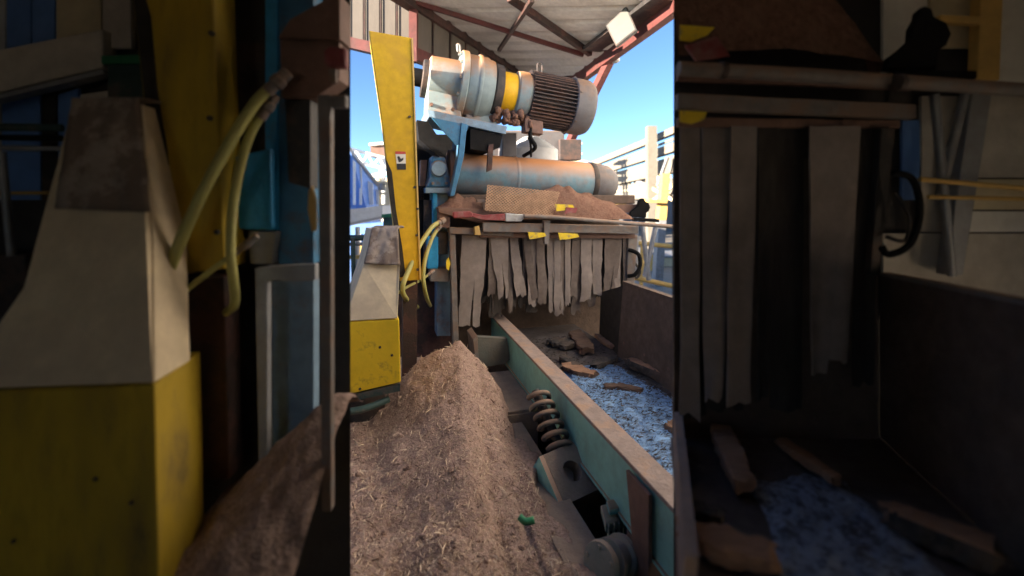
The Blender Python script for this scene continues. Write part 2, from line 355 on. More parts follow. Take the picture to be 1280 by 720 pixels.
# yellow guard box with its sloped dusty hood
dg = thing('drive_guard', P(465, 560, 3.0), 'low yellow guard box with sloped dusty hood at the left of the heap', 'guard')
a, b_ = 3.25, 2.95
bx = [P(400, 404, b_), P(499, 399, b_), P(501, 478, b_), P(445, 491, b_), P(400, 497, b_)]
MB().prism(bx, V((-.2, .6, 0))).build('guard_box', M['yellow'], dg, bevel=.008)
hd = [P(430, 402, b_-.004), P(497, 398, b_-.004), P(500, 330, 3.1), P(497.5, 286, a), P(464, 286, a), P(454.5, 330, 3.1)]
hood = MB(); hood.prism(hd, V((-.2, .5, -.02))); hood.build('hood', M['yellow_dusty'], dg, bevel=.006)
MB().prism([P(445, 492, b_+.01), P(500, 480, b_+.01), P(500, 489, b_+.01), P(446, 500, b_+.01)], V((-.2, .5, 0))).build('base_rail', M['railgreen'], dg)
for x, y in ((450, 486), (475, 434), (490, 444)):
    p = P(x, y, b_-.002); MB().cyl(p, p-V((0, .01, 0)), .009, .007, 8).build('bolt', M['dark'], dg)
MB().box(-1.22, -.93, 3.30, 3.5, GROUND, -1.275).build('pedestal', M['dark'], dg)
# the sack draped over the hood
sk = MB(); rows = []
for j in range(19):
    v = j/18; row = []
    for i in range(17):
        u = i/16
        xl = 465+(456-465)*v; xr = 497.5+(500-497.5)*v; y = 287+(330+2*u-287)*v
        p = P(xl+(xr-xl)*u, y, a-.022+(3.1-a)*v)
        p += V((0, -1, .4))*(.012*noise.noise(V((u*4, v*4, 5)))+.006*noise.noise(V((u*9, v*8, 1))))
        row.append(p)
    rows.append(row)
top = [[q+V((0, .18*(1-k/4), .012*math.sin(k/4*PI))) for q in rows[0]] for k in range(4)]
sk.grid(top+rows)
so = sk.build('burlap_sack', M['burlap'], smooth=4)
sm = so.modifiers.new('thick', 'SOLIDIFY'); sm.thickness = .012; sm.offset = 1
tag(so, 'grey brown burlap sack draped over the top of the yellow hood', 'sack')

# green pipe rail at the foot of the guard box
tag(MB().tube([P(425, 516, 2.86), P(455, 511, 2.9), P(486, 499, 3.0)], .022, 10).build('pipe_rail', M['railgreen'], smooth=1), 'dark green pipe rail lying at the foot of the yellow guard box', 'rail')

# ================================================================== CENTRE : yellow hoses
def hose(pts, r, label, name='air_hose', m='hose', group=None):
    o = tag(MB().tube([P(*p) for p in pts], r, 10, 8).build(name, M[m], smooth=4), label, 'hose', group)
    q0, q1 = P(*pts[0]), P(*pts[1]); d = (q1-q0).normalized()
    MB().lathe(q0-d*.03, d, [(0, r*.8), (.004, r*1.25), (.03, r*1.25), (.034, r*1.5), (.055, r*1.5), (.06, r*1.15), (.09, r*1.15)], 12).build('fitting', M['steel'], o, smooth=.6)
    return o
hose([(553, 276, 4.15), (540, 284, 4.05), (524, 308, 3.9), (512, 335, 3.75), (503, 360, 3.66), (509, 375, 3.9), (522, 384, 4.55)], .021, 'yellow air hose, outer of the pair curving down behind the guard box')
hose([(549, 283, 4.2), (540, 298, 4.1), (532, 322, 4.0), (529, 345, 3.95), (531, 362, 3.98), (534, 374, 4.2), (538, 382, 4.6)], .018, 'yellow air hose, inner of the pair hanging beside the blue column')
hose([(540, 340, 4.1), (526, 350, 3.98), (510, 358, 3.8), (498, 366, 3.7)], .012, 'thin yellow hose crossing low under the two big hoses')

# ================================================================== CENTRE : the hog
hog = thing('wood_hog', F(.9, .7, GROUND), 'big blue wood hog with dusty drive motor, gearbox and rusty drum under the canopy', 'wood hog')
A = P(528, 98, 4.55); B = P(748, 139, 5.06); AX = (B-A).normalized()
def ax_at(px):
    px -= 13*max(0, px-535)/210
    k = (px-CX)/FPX; return (k*A.y-A.x)/(AX.x-k*AX.y)
def ln(name, prof, m, n=40, parent=hog, sm=.6):
    return MB().lathe(A, AX, [(ax_at(px), r) for px, r in prof], n).build(name, M[m], parent, smooth=sm)
ln('drive_shaft', [(508, .09), (531, .09)], 'black', 20)
ln('bearing_flange', [(527, .18), (528, .19), (536, .19), (537, .18)], 'dark', 30)
gb = ln('gearbox_drum', [(534, .21), (536, .235), (575, .245), (577, .24)], 'gear')
ln('gear_flange', [(574, .34), (575, .35), (582, .35), (583, .34)], 'gear')
gc = ln('gearcase', [(583, .315), (585, .325), (608, .325), (611, .31), (617, .30), (619, .24)], 'gear')
ln('case_rib', [(596, .335), (597, .34), (600, .34), (601, .335)], 'gear')
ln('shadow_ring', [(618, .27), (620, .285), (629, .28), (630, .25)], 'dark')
ln('coupling_guard', [(629, .22), (631, .225), (646, .225), (648, .22)], 'coupling')
ln('motor_flange', [(648, .22), (650, .255), (655, .262), (663, .262), (666, .24)], 'gear')
a_, b__ = frame_of(AX)
for k in range(12):
    an = 2*PI*k/12; r = (a_*math.cos(an)+b__*math.sin(an))*.318
    p = A+AX*ax_at(574)+r
    MB().cyl(p+AX*.002, p-AX*.025, .018, .018, 6).build('flange_bolt', M['gear'], hog)
MB().prism([G(535, 112, .05), G(573, 116, .05), G(577, 147, .05), G(534, 139, .05)], T*.4).build('gearbox_foot', M['gear'], hog, bevel=.01)
MB().prism([G(584, 128, .12), G(616, 132, .12), G(622, 159, .12), G(582, 152, .12)], T*.3).build('gearbox_foot', M['gear'], hog, bevel=.01)
for q in ((539, 131), (566, 137)):
    p = G(q[0], q[1], .048); MB().cyl(p, p-T*.03, .02, .018, 6).build('foot_bolt', M['rustplate'], hog)
# slots in the coupling guard
gs = MB()
for k in range(9):
    an = PI*.9+k*.22; r = (a_*math.cos(an)+b__*math.sin(an))
    p = A+AX*ax_at(640)+r*.225
    gs.beam(p-AX*.03, p+AX*.03, .02, .006, r)
gs.build('guard_slots', M['mesh'], hog)
mb = MB(); r0, r1 = .235, .292
mb.lathe(A, AX, [(ax_at(664), r0-.02), (ax_at(666), r0), (ax_at(724), r0), (ax_at(725), r0-.02)], 48)
s0, s1 = ax_at(666), ax_at(723)
for k in range(44):
    an = 2*PI*k/44; r = a_*math.cos(an)+b__*math.sin(an); tg = AX.cross(r)
    w = .008
    mb.add([A+AX*(s0+.02)+r*(r0-.01)-tg*w, A+AX*(s0+.02)+r*(r0-.01)+tg*w, A+AX*s1+r*(r0-.01)+tg*w, A+AX*s1+r*(r0-.01)-tg*w,
            A+AX*s0+r*r1-tg*w*.5, A+AX*s0+r*r1+tg*w*.5, A+AX*s1+r*r1+tg*w*.5, A+AX*s1+r*r1-tg*w*.5],
           [(0, 3, 2, 1), (4, 5, 6, 7), (0, 1, 5, 4), (1, 2, 6, 5), (2, 3, 7, 6), (3, 0, 4, 7)])
mot = mb.build('motor_body', M['motor'], hog)
cw = MB().lathe(A, AX, [(ax_at(721), .296), (ax_at(722), .306), (ax_at(741), .303), (ax_at(746), .28), (ax_at(748), .23), (ax_at(748.5), .05)], 44).build('fan_cowl', M['cowl'], mot, smooth=.7)
MB().tube([A+AX*ax_at(681)+Z*.30, A+AX*ax_at(681)+Z*.38, A+AX*ax_at(684)+Z*.40, A+AX*ax_at(687)+Z*.38, A+AX*ax_at(687)+Z*.30], .01, 8).build('lifting_eye', M['dark'], mot, smooth=4)
MB().tube([A+AX*ax_at(575)+Z*.34, A+AX*ax_at(574)+Z*.41, A+AX*ax_at(577)+Z*.41, A+AX*ax_at(578)+Z*.34], .012, 8).build('lifting_eye', M['gear'], hog, smooth=4)
p = A+AX*ax_at(667)-Z*.30-T*.12
MB().para(p-AX*.08-T*.06-Z*.1, AX*.2, T*.14, Z*.14).build('terminal_box', M['rustplate'], mot, bevel=.01)
MB().tube([p+Z*.02-T*.03, p-Z*.14-T*.05-AX*.02, p-Z*.24+AX*.05, p-Z*.30+AX*.02+T*.3], .022, 8).build('conduit', M['black'], mot, smooth=4)
q = A+AX*ax_at(694)-T*.318+Z*.02
for k in range(6):
    an = 2*PI*k/6+.3; r = (a_*math.cos(an)+b__*math.sin(an))*.302
    q = A+AX*ax_at(724)+r; MB().cyl(q-r*.02, q+r*.045, .014, .012, 6).build('cowl_bolt', M['steel'], mot)
# lumps of caked dust under the coupling
cb = MB()
for k in range(60):
    q = A+AX*ax_at(random.uniform(614, 668))-Z*random.uniform(.20, .31)-T*random.uniform(.0, .2)
    cb.lathe(q-Z*.04, Z+V((random.uniform(-.5, .5), 0, 0)), [(0, .02), (.02, random.uniform(.015, .045)), (.05, random.uniform(.012, .04)), (.075, .008)], 7)
cb.build('caked_dust', M['mound'], hog, smooth=4)
# bracket that carries the drive
pl = [G(533, 136, .0), G(536, 146, .0), G(632, 168, .0), G(634, 158, .0)]
MB().prism(pl, T*.62).build('bracket_plate', M['blue_pale'], hog, bevel=.006)
MB().prism([G(540, 147, -.01), G(586, 156.5, -.01), G(578, 178, -.01), G(570, 182, -.01)], T*.03).build('bracket_gusset', M['blue'], hog)
MB().prism([G(577, 153, -.03), G(584, 155, -.03), G(580, 195, -.03), G(568, 245, -.03), G(563, 245, -.03), G(573, 195, -.03)], T*.5).build('bracket_web', M['blue'], hog, bevel=.004)
MB().prism([G(588, 160, .03), G(628, 169, .03), G(625, 184, .03), G(612, 190, .03), G(588, 186, .03)], T*.4).build('bracket_box', M['black'], hog)
MB().prism([G(611, 180, .0), G(617, 180, .0), G(615, 212, .0), G(609, 215, .0)], T*.05).build('hanger', M['darkred'], hog)
MB().prism([G(521, 150, .1), G(535, 152, .1), G(558, 186, .1), G(549, 196, .1), G(524, 174, .1)], T*.3).build('bracket_strut', M['black'], hog)
# drum
DA = G(560, 217, .38); DX = (U-Z*.045).normalized()
dl = lambda px: ((px-CX)/FPX*DA.y-DA.x)/(DX.x-(px-CX)/FPX*DX.y)
def dr(name, prof, m, parent=hog):
    return MB().lathe(DA, DX, [(dl(px), r) for px, r in prof], 48).build(name, M[m], parent, smooth=.6)
drum = dr('drum', [(562, .22), (563, .225), (736, .225), (737, .22)], 'drum')
dr('drum_collar', [(558, .20), (559, .25), (567, .25), (568, .24)], 'rustplate', drum)
dr('drum_end_cap', [(735, .222), (737, .224), (746, .222), (757, .20), (765, .15), (769, .06)], 'cowl', drum)
dr('drum_hoop', [(733, .228), (734, .231), (738, .231), (739, .228)], 'dark', drum)
dr('drum_seam', [(640, .227), (641, .230), (643, .230), (644, .227)], 'drum', drum)
# bearing and columns
MB().prism([G(533, 234, .15), G(565, 234, .15), G(563, 222, .15), G(556, 196, .15), G(540, 194, .15), G(537, 222, .15)], T*.3).build('bearing_housing', M['blue'], hog, bevel=.015)
p = G(548, 211, .149); MB().cyl(p, p-T*.05, .085, .07, 24).build('bearing_cap', M['blue_pale'], hog, smooth=.6)
for q in ((541, 229), (558, 229)):
    p = G(q[0], q[1], .148); MB().cyl(p, p-T*.03, .016, .016, 6).build('bearing_bolt', M['steel'], hog)
MB().prism([G(532, 234.5, .1), G(566, 234.5, .1), G(566, 241, .1), G(532, 241, .1)], T*.4).build('bearing_shelf', M['blue_pale'], hog)
def gcol(name, x0, x1, y0, y1, t, dp, m, bev=.004):
    return MB().prism([G(x0, y0, t), G(x1, y0, t), G(x1, y1, t), G(x0, y1, t)], T*dp).build(name, M[m], hog, bevel=bev)
gcol('column', 546, 563, 241.2, 420, .2, .25, 'blue_pale')
gcol('column', 541, 546.6, 241.2, 335, .14, .3, 'blue_bright')
gcol('column', 530, 541, 250, 336, .24, .2, 'dark')
gcol('cylinder_block', 534, 548, 296, 336, .05, .14, 'blue_bright', .01)
gcol('column_foot', 538, 562, 336, 352, .05, .2, 'steel')
gcol('junction_block', 548, 560, 290, 318, .08, .1, 'dark')
gcol('rear_panel', 520, 592, 168, 262, .68, .1, 'black')
gcol('rear_panel', 514, 536, 232, 352, .3, .1, 'black')
gcol('rear_casing', 598, 706, 163, 215, 1.35, .3, 'cowl', .02)
gcol('side_box', 628, 646, 166, 196, .5, .2, 'cowl', .01)
gcol('end_box', 700, 727, 174, 200, 1.3, .2, 'motor', .01)
MB().prism([G(526, 200, .3), G(534, 200, .3), G(530, 250, .3), G(524, 250, .3)], T*.15).build('side_shroud', M['rustplate'], hog)
# rotor housing behind the curtain (dark mouth) and body below
mh = MB()
mh.fbox(-.02, 2.12, .55, 1.5, GROUND, -.12)
mh.build('rotor_housing', M['trough'], hog, bevel=.01)
MB().fbox(-.02, 2.1, .16, 1.5, -.045, .055).build('housing_cover', M['trough'], hog, bevel=.01)
MB().fbox(-.06, 2.14, .1, .56, -.14, -.05).build('mouth_lintel', M['rustplate'], hog)
MB().prism([G(488, 346, .4), G(566, 346, .4), G(566, 535, .4), G(488, 535, .4)], T*.3).build('lower_housing', M['darkred'], hog)
cone = MB().lathe(G(664, 200, .9), Z, [(-.1, .33), (.12, .33), (.2, .22), (.28, .1)], 28).build('rear_hood', M['palewall'], hog, smooth=.6)
tubep = [G(660, 172, .12), G(663, 178, .1), G(664, 196, .15)]
MB().tube(tubep, .012, 8).build('cable', M['black'], hog, smooth=4)

# ================================================================== CENTRE : infeed gate and strip curtain
gate = thing('infeed_gate', F(.9, 0, GROUND), 'dusty steel infeed gate with a curtain of rubber strips on the hog front', 'gate')
MB().prism([G(562, 286, -.02), G(569, 286, -.02), G(574, 445, -.02), G(567, 447, -.02)], T*.09).build('leg', M['steel'], gate, bevel=.004)
MB().prism([G(786, 294, -.02), G(797, 294, -.02), G(792, 372, -.02), G(783, 372, -.02)], T*.09).build('leg', M['steel'], gate, bevel=.004)
MB().prism([G(562, 284, -.05), G(642, 288, -.05), G(642, 296, -.05), G(562, 292, -.05)], T*.14).build('top_beam', M['steel'], gate, bevel=.004)
MB().prism([G(604, 278, -.12), G(798, 282.5, -.12), G(798, 292, -.12), G(604, 290, -.12)], T*.08).build('cross_bar', M['steel'], gate, bevel=.006)
MB().prism([G(600, 290.5, -.03), G(794, 292.5, -.03), G(794, 298, -.03), G(600, 297, -.03)], T*.06).build('strip_clamp', M['rustplate'], gate)
MB().tube([G(655, 270, -.22), G(700, 272, -.22), G(760, 277, -.22), G(850, 284, -.22), G(880, 286, -.22)], .022, 10, 4).build('handrail', M['steel'], gate, smooth=1)
MB().prism([G(680, 276, -.16), G(688, 276, -.16), G(686, 305, -.16), G(681, 305, -.16)], T*.05).build('hanger', M['steel'], gate)
MB().prism([G(548, 259, -.06), G(612, 262, -.06), G(612, 282, -.06), G(549, 266, -.06)], T*.25).build('gate_ledge', M['rustplate'], gate, bevel=.004)
MB().prism([G(549, 266.5, -.04), G(563, 268, -.04), G(562, 285, -.04), G(549, 284, -.04)], T*.2).build('corner_box', M['rustplate'], gate, bevel=.004)
MB().prism([G(596, 249, -.08), G(606, 249, -.08), G(607, 262, -.08), G(604, 262, -.08), G(603, 253, -.08), G(597, 253, -.08)], T*.05).build('bracket', M['steel'], gate)
MB().prism([G(593, 284, -.13), G(599, 282, -.13), G(601, 294, -.13), G(594, 294, -.13)], T*.05).build('latch', M['ochre'], gate, bevel=.004)
MB().prism([G(558, 326, -.03), G(561, 322, -.03), G(563, 330, -.03), G(561, 338, -.03), G(558, 336, -.03)], T*.03).build('tag', M['paper_yellow'], gate)
for x0, x1, y in ((694, 716, 255), (698, 722, 291), (660, 681, 290)):
    q = .0 if y > 260 else -.02
    MB().prism([G(x0, y, -.2+.03*(y > 260)), G(x1, y+1, -.2+.03*(y > 260)), G(x1+2, y+5, -.2+.03*(y > 260)), G((x0+x1)/2, y+8, -.2+.03*(y > 260)), G(x0+2, y+9, -.2+.03*(y > 260))], T*.012).build('caution_tag', M['paper_yellow'], gate)
MB().prism([G(708, 259, -.215), G(722, 260, -.215), G(720, 266, -.215), G(706, 267, -.215)], T*.01).build('red_plate', M['red'], gate)
rnd = random.Random(11)
def strip(px0, px1, pb0, pb1, yb, t, m, split=0, ytop=294):
    b = MB(); n = 22; rows = []; ph = rnd.random()*40; k_ = 5; tw = rnd.uniform(-.5, .5)
    for j in range(n+1):
        v = j/n
        l = px0+(pb0-px0)*v**1.3; r = px1+(pb1-px1)*v**1.3
        mid = (l+r)/2+2.2*noise.noise(V((ph, v*2.4, 2)))*v**.7; hw = (r-l)/2*1.12*(1+.26*noise.noise(V((ph+5, v*5, 2)))*min(1, v*2))
        row = []
        for i in range(k_+1):
            u = i/k_; q = 2*u-1
            y = ytop+(yb+7*noise.noise(V((ph, u*3.5, 5)))+4*noise.noise(V((ph, u*9, 7)))-ytop)*v
            p = G(mid+q*hw+(.5*noise.noise(V((ph+u*7, v*14, 9)))), y, t)
            p += T*(-.035*noise.noise(V((ph, v*1.8, 0)))*v+.004*math.sin(q*1.6+ph)*(.3+v)+q*.02*tw*v+.002*noise.noise(V((ph+u*3, v*9, 4))))
            row.append(p)
        rows.append(row)
    if split:                                    # a tear running up from the lower end
        c = k_//2+1
        A_ = [r_[:c+1] for r_ in rows]; B_ = [r_[c:] for r_ in rows]
        for j in range(n+1):
            v = max(0, (j/n-.45)/.55); A_[j][-1] = A_[j][-1]-U*.012*v; B_[j][0] = B_[j][0]+U*.014*v
        b.grid(A_); b.grid(B_)
    else: b.grid(rows)
    o = b.build('curtain_strip', M[m], gate, smooth=4)
    sdf = o.modifiers.new('thick', 'SOLIDIFY'); sdf.thickness = .005
    es = o.modifiers.new('crisp', 'EDGE_SPLIT'); es.split_angle = math.radians(45)
    return o
for k in range(19):
    x = 582+k*11.0
    strip(x, x+9.5, x-1+rnd.uniform(-3, 3), x+8.5+rnd.uniform(-3, 3), rnd.uniform(378, 398)-k*.9, .10, 'strip_dark')
for k in range(9):                              # middle layer, grimy and narrow
    x = 592+k*21+rnd.uniform(-3, 3); w_ = rnd.uniform(5, 10)
    strip(x, x+w_, x+rnd.uniform(-5, 4), x+w_*rnd.uniform(.5, 1)+rnd.uniform(-3, 3), rnd.uniform(362, 396)-k*.7, .065, 'strip_brown')
front = [(579, 607, 574, 598, 408), (612, 622, 610, 619, 368), (614, 634, 625, 634, 372), (638, 647, 646, 657, 370), (655, 663, 664, 672, 372),
         (659, 671, 661, 671, 380), (671, 680, 673, 683, 378), (684, 692, 688, 697, 392), (693, 700, 694, 704, 395), (701, 708, 699, 705, 385), (707, 713, 706, 712, 380),
         (716, 725, 714, 721, 372), (727, 739, 726, 738, 376), (741, 752, 742, 752, 370), (757, 776, 756, 765, 374), (768, 777, 767, 773, 366), (779, 787, 780, 787, 366)]
for k, (a0, a1, c0, c1, yb) in enumerate(front):
    strip(a0, a1, c0, c1, yb, .02+.014*(k % 2), ('strip', 'strip_brown', 'strip', 'strip', 'strip_brown')[k % 5], k in (0, 2, 7, 14))

# red gripped lever
lv = thing('red_lever', G(600, 270, -.16), 'red gripped steel lever lying along the top of the infeed gate', 'lever')
MB().prism([G(566, 265, -.17), G(588, 264, -.17), G(592, 267, -.17), G(590, 272, -.17), G(567, 273, -.17)], T*.06).build('grip', M['red'], lv, bevel=.012)
MB().prism([G(590, 266, -.16), G(604, 269, -.16), G(632, 267, -.16), G(632, 276, -.16), G(603, 275, -.16), G(590, 271, -.16)], T*.05).build('arm', M['red'], lv, bevel=.006)
MB().prism([G(632, 266.5, -.17), G(654, 268, -.17), G(656, 272, -.17), G(652, 277, -.17), G(632, 277, -.17)], T*.06).build('blade', M['steel_bright'], lv, bevel=.006)

# expanded metal sheet
em = MB()
def q4(u, v):
    a0 = G(609, 231, -.10); a1 = G(700, 240, -.10); b0 = G(606, 263, -.15); b1 = G(690, 271, -.15)
    return (a0*(1-u)+a1*u)*(1-v)+(b0*(1-u)+b1*u)*v
nu, nv = 21, 9
for i in range(nu):
    for j in range(nv):
        for (u0, v0, u1, v1) in ((i, j+.5, i+.5, j), (i+.5, j, i+1, j+.5), (i, j+.5, i+.5, j+1), (i+.5, j+1, i+1, j+.5)):
            em.beam(q4(u0/nu, v0/nv), q4(u1/nu, v1/nv), .0085, .005, -T)
tag(em.build('expanded_metal_sheet', M['mesh']), 'rusty expanded metal guard sheet leaning on top of the infeed gate', 'mesh sheet')

# red-brown dust mounds on top of the gate
def mound(pxl, pxr, yt, yb, t0, dp, label, seed):
    b = MB(); rows = []
    pl_, pr_ = G(pxl, yb, t0), G(pxr, yb, t0); h = (yb-yt)/FPX*pl_.y
    n, m_ = 44, 18
    for j in range(m_+1):
        v = j/m_; row = []
        for i in range(n+1):
            u = i/n
            e = max(0, math.sin(PI*u))**.45*max(0, math.sin(PI*min(1, v*.97)))**.5
            p = pl_.lerp(pr_, u)+T*(v*dp)
            nn = .75+.45*noise.noise(V((u*4+seed, v*2, 0)))+.12*noise.noise(V((u*15+seed, v*7, 0)))
            p.z += h*e*nn
            row.append(p)
        rows.append(row)
    b.grid(rows)
    return tag(b.build('sawdust_mound', M['mound'], smooth=4), label, 'mound')
mound(549, 613, 240, 263, -.04, .35, 'small red brown sawdust mound heaped on the left corner of the gate', 1)
mound(640, 793, 226, 274, -.08, .5, 'long red brown sawdust mound lying along the gate top below the drum', 5)

# ================================================================== CENTRE : vibrating trough
tr = thing('vibrating_trough', F(1.0, -1.3, GROUND), 'green vibrating feed trough with a dust caked top flange running up to the hog', 'conveyor')
MB().fbox(.474, .605, -2.82, .54, -1.272, -1.25).build('top_flange', M['flange'], tr, bevel=.004)
MB().fbox(.49, .515, -2.82, .45, -1.57, -1.2725).build('side_beam', M['green'], tr)
MB().fbox(.477, .50, -2.82, .45, -1.585, -1.5702).build('lower_lip', M['green'], tr)
MB().fbox(.575, .605, -2.82, .45, -1.45, -1.2725).build('inner_side', M['trough'], tr)
MB().fbox(.52, 1.5, -2.82, .5, -1.475, -1.452).build('deck', M['deck'], tr)
rw = MB(); rw.prism([F(1.44, -2.9, -1.451), F(1.465, -2.9, -1.451), F(1.535, -2.9, -.77), F(1.50, -2.9, -.77)], T*2.28)
rw.build('side_wall', M['trough'], tr)
MB().fbox(1.49, 1.55, -2.9, -.62, -.769, -.755).build('wall_cap', M['trough'], tr)
MB().prism([F(1.45, -.619, -1.451), F(1.50, -.619, -.80), F(1.62, .06, -1.0), F(1.60, .06, -1.451)], U*.012).build('side_skirt', M['soot'], tr)
for k in range(7):
    t_ = -2.7+k*.33
    p = F(1.462, t_, -1.30); MB().cyl(p+U*.01, p-U*.012, .016, .013, 6).build('bolt', M['rustplate'], tr)
MB().prism([F(.47, -2.45, -1.5855), F(.47, -2.45, -GROUND*-1), F(.47, -2.66, GROUND), F(.47, -2.66, -1.5855)], U*.25).build('support_leg', M['rustplate'], tr, bevel=.004)
MB().prism([F(.455, -2.47, -1.285), F(.455, -2.66, -1.285), F(.455, -2.66, -1.75), F(.455, -2.56, -1.75)], U*.018).build('gusset', M['rustplate'], tr)
MB().prism([G(597, 421, -.3), G(634, 423, -.3), G(638, 449, -.3), G(632, 455, -.3), G(598, 460, -.3)], T*.06).build('end_bracket', M['greygreen'], tr, bevel=.004)
MB().prism([G(591, 424, -.33), G(597, 420, -.33), G(599, 462, -.33), G(596, 462, -.33)], T*.3).build('bracket_flange', M['steel'], tr, bevel=.003)

# wet fines on the deck, the sky's blue put into their colour (one sheet of granular stuff)
fb = MB(); rows = []
def edge_s(t):
    return .63+.16*max(0, (t+2.0))**1.0+.05*noise.noise(V((t*4, 1, 0)))
for j in range(60):
    t = -2.8+j*2.05/59; row = []
    for i in range(36):
        s = edge_s(t)+(1.43-.10*max(0, t+2.2)-edge_s(t))*i/35
        e = min(1, min(i, 35-i)/4)*min(1, (59-j)/8)
        row.append(F(s, t, -1.4525+.020*e+.020*e*noise.noise(V((s*11, t*11, 0)))+.006*e*noise.noise(V((s*40, t*40, 0)))))
    rows.append(row)
fb.grid(rows)
tag(fb.build('wet_fines', M['fines'], smooth=4), 'wet wood fines tinted sky blue, spread over the trough deck', None, None, 'stuff')
cr = MB(); rr = random.Random(5)
for _ in range(2600):
    t = rr.uniform(-2.75, .1); s = rr.uniform(.62, 1.42); L = rr.uniform(.006, .022); an = rr.gauss(.5, .6)
    if t > -1.0 and rr.random() < .4: continue
    zz = -1.4525+(.02 if edge_s(t)+.05 < s < 1.36 and t < -.95 else 0)
    d = U*math.cos(an)+T*math.sin(an); e = d.cross(Z)*L*rr.uniform(.12, .3); c = F(s, t, zz+.004)
    h = Z*L*.3
    cr.add([c-d*L-e, c+d*L-e*.6, c+d*L+e*.6, c-d*L+e, c+h], [(0, 1, 4), (1, 2, 4), (2, 3, 4), (3, 0, 4)])
cp = MB()
for _ in range(4200):
    t = rr.uniform(-2.78, -.85); s_ = rr.uniform(edge_s(t)+.03, 1.42-.10*max(0, t+2.2)); L = rr.uniform(.004, .014); an = rr.gauss(.5, .9)
    d = U*math.cos(an)+T*math.sin(an)+Z*rr.gauss(0, .35); e = d.cross(Z)*L*rr.uniform(.15, .4); c = F(s_, t, -1.4525+.026)
    h = Z*L*.35
    cp.add([c-d*L-e, c+d*L-e*.6, c+d*L+e*.6, c-d*L+e, c+h], [(0, 1, 4), (1, 2, 4), (2, 3, 4), (3, 0, 4)])
tag(cp.build('pale_chips', M['fines'], origin=(0, 0, 0), fix=False), 'pale chips tinted sky blue lying loose on the wet fines', None, None, 'stuff')
tag(cr.build('bark_chips', M['barkdark'], origin=(0, 0, 0), fix=False), 'small dark bark chips scattered on the trough deck', None, None, 'stuff')

def bark(p, q, w, h, m, label, seed, mtop=None, bend=0, group=None):
    p, q = V(p), V(q); d = q-p; L = d.length; a, up = frame_of(d); b = MB(); rows = []
    n, k_ = 22, 12
    for i in range(n+1):
        u = i/n; c = p+d*u+up*(h*.5)+a*bend*math.sin(PI*u)
        tap = (.86+.14*math.sin(PI*min(1, max(0, u*.94+.03)))**.5)*(1+.25*noise.noise(V((u*3, seed, 1))))
        if i in (0, n): tap *= .82
        row = []
        for k in range(k_):
            an = 2*PI*k/k_
            x = math.copysign(abs(math.cos(an))**.32, math.cos(an)); y = math.copysign(abs(math.sin(an))**.32, math.sin(an))
            j = 1+.28*noise.noise(V((u*7+seed*3, k*.9, 2)))+.12*noise.noise(V((u*22, k*1.7, seed)))
            row.append(c+a*x*w/2*tap*j+up*y*h/2*tap*j+d*(.16*noise.noise(V((seed+.3, k*1.37, 3.3*(i == 0)))) if i in (0, n) else .01*noise.noise(V((seed+.7, k*1.1, u*9)))))
        rows.append(row+[row[0]])
    b.grid(rows); b.add(rows[0][:-1], [tuple(range(k_))]); b.add(rows[-1][:-1], [tuple(range(k_))])
    o = b.build('bark_slab', M[m], smooth=.45)
    if mtop:
        o.data.materials.append(M[mtop])
        for f in o.data.polygons:
            if f.normal.z > .45 or f.normal.y > .6: f.material_index = 1
    return tag(o, label, 'bark', group)
def dk(px, py, z=-1.44):                      # point on the trough deck
    d = -z*FPX/(py-HY); return P(px, py, d)
bk = 'bark slabs on the trough deck'
bark(dk(719, 420), dk(735, 444), .16, .07, 'bark', 'short grey brown bark slab standing end-on nearest the curtain', 1, None, 0, bk)
bark(dk(746, 421), dk(768, 437), .06, .04, 'barkpale', 'thin reddish bark strip beside the short slab near the curtain', 2, None, .02, bk)
bark(dk(786, 458), dk(834, 478), .10, .085, 'barkdark', 'charred black bark slab with a pale split top on the blue fines', 3, 'barkpale', 0, bk)
bark(dk(706, 461), dk(744, 473), .12, .05, 'bark', 'broad brown bark slab lying against the caked flange', 4, 'barkpale', .02, bk)
bark(dk(755, 486), dk(802, 491), .07, .035, 'bark', 'flat red brown bark strip in the middle of the blue fines', 5, None, -.02, bk)
bark(dk(836, 541), dk(850, 536), .08, .05, 'barkpale', 'orange brown bark stub at the right edge of the blue fines', 6, None, 0, bk)
bark(dk(742, 462), dk(768, 450), .10, .05, 'barkdark', 'black crumbly bark lump behind the broad brown slab', 7, None, 0, bk)
bark(dk(703, 449), dk(722, 462), .09, .04, 'barkdark', 'small dark bark flake tucked above the broad brown slab', 8, None, 0, bk)
bark(dk(690, 428), dk(715, 436), .20, .05, 'barkdark', 'wide dark bark sheet lying just under the left curtain strips', 9, None, 0, bk)

# ================================================================== CENTRE : springs and base under the trough
sp = thing('spring_mount', P(700, 600, 2.7), 'dust coated spring mount with coil spring and holed housing under the green beam', 'spring mount')
c0, c1 = P(672, 495, 3.05), P(701, 562, 2.8); dd = c1-c0; sa, sb = frame_of(dd)
pts = [c0+dd*(k/72)+(sa*math.cos(k/72*2*PI*5.4)+sb*math.sin(k/72*2*PI*5.4))*.072 for k in range(73)]
MB().tube(pts, .0165, 10, 2).build('coil_spring', M['spring'], sp, smooth=4)
MB().cyl(c0-dd*.1, c1+dd*.02, .03, .03, 12).build('spring_core', M['dark'], sp, smooth=.6)
hA, hB, hC, hD = P(679, 569, 2.68), P(716, 553, 2.80), P(758, 606, 2.62), P(706, 632, 2.48)
nrm = (hB-hA).cross(hD-hA).normalized()
if nrm.y > 0: nrm = -nrm
hs = MB()
ctr = hA*.24+hB*.26+hC*.26+hD*.24; ea = (hB-hA).normalized(); eb = nrm.cross(ea).normalized(); R = .058; N_ = 32
cor = [hA, hB, hC, hD]
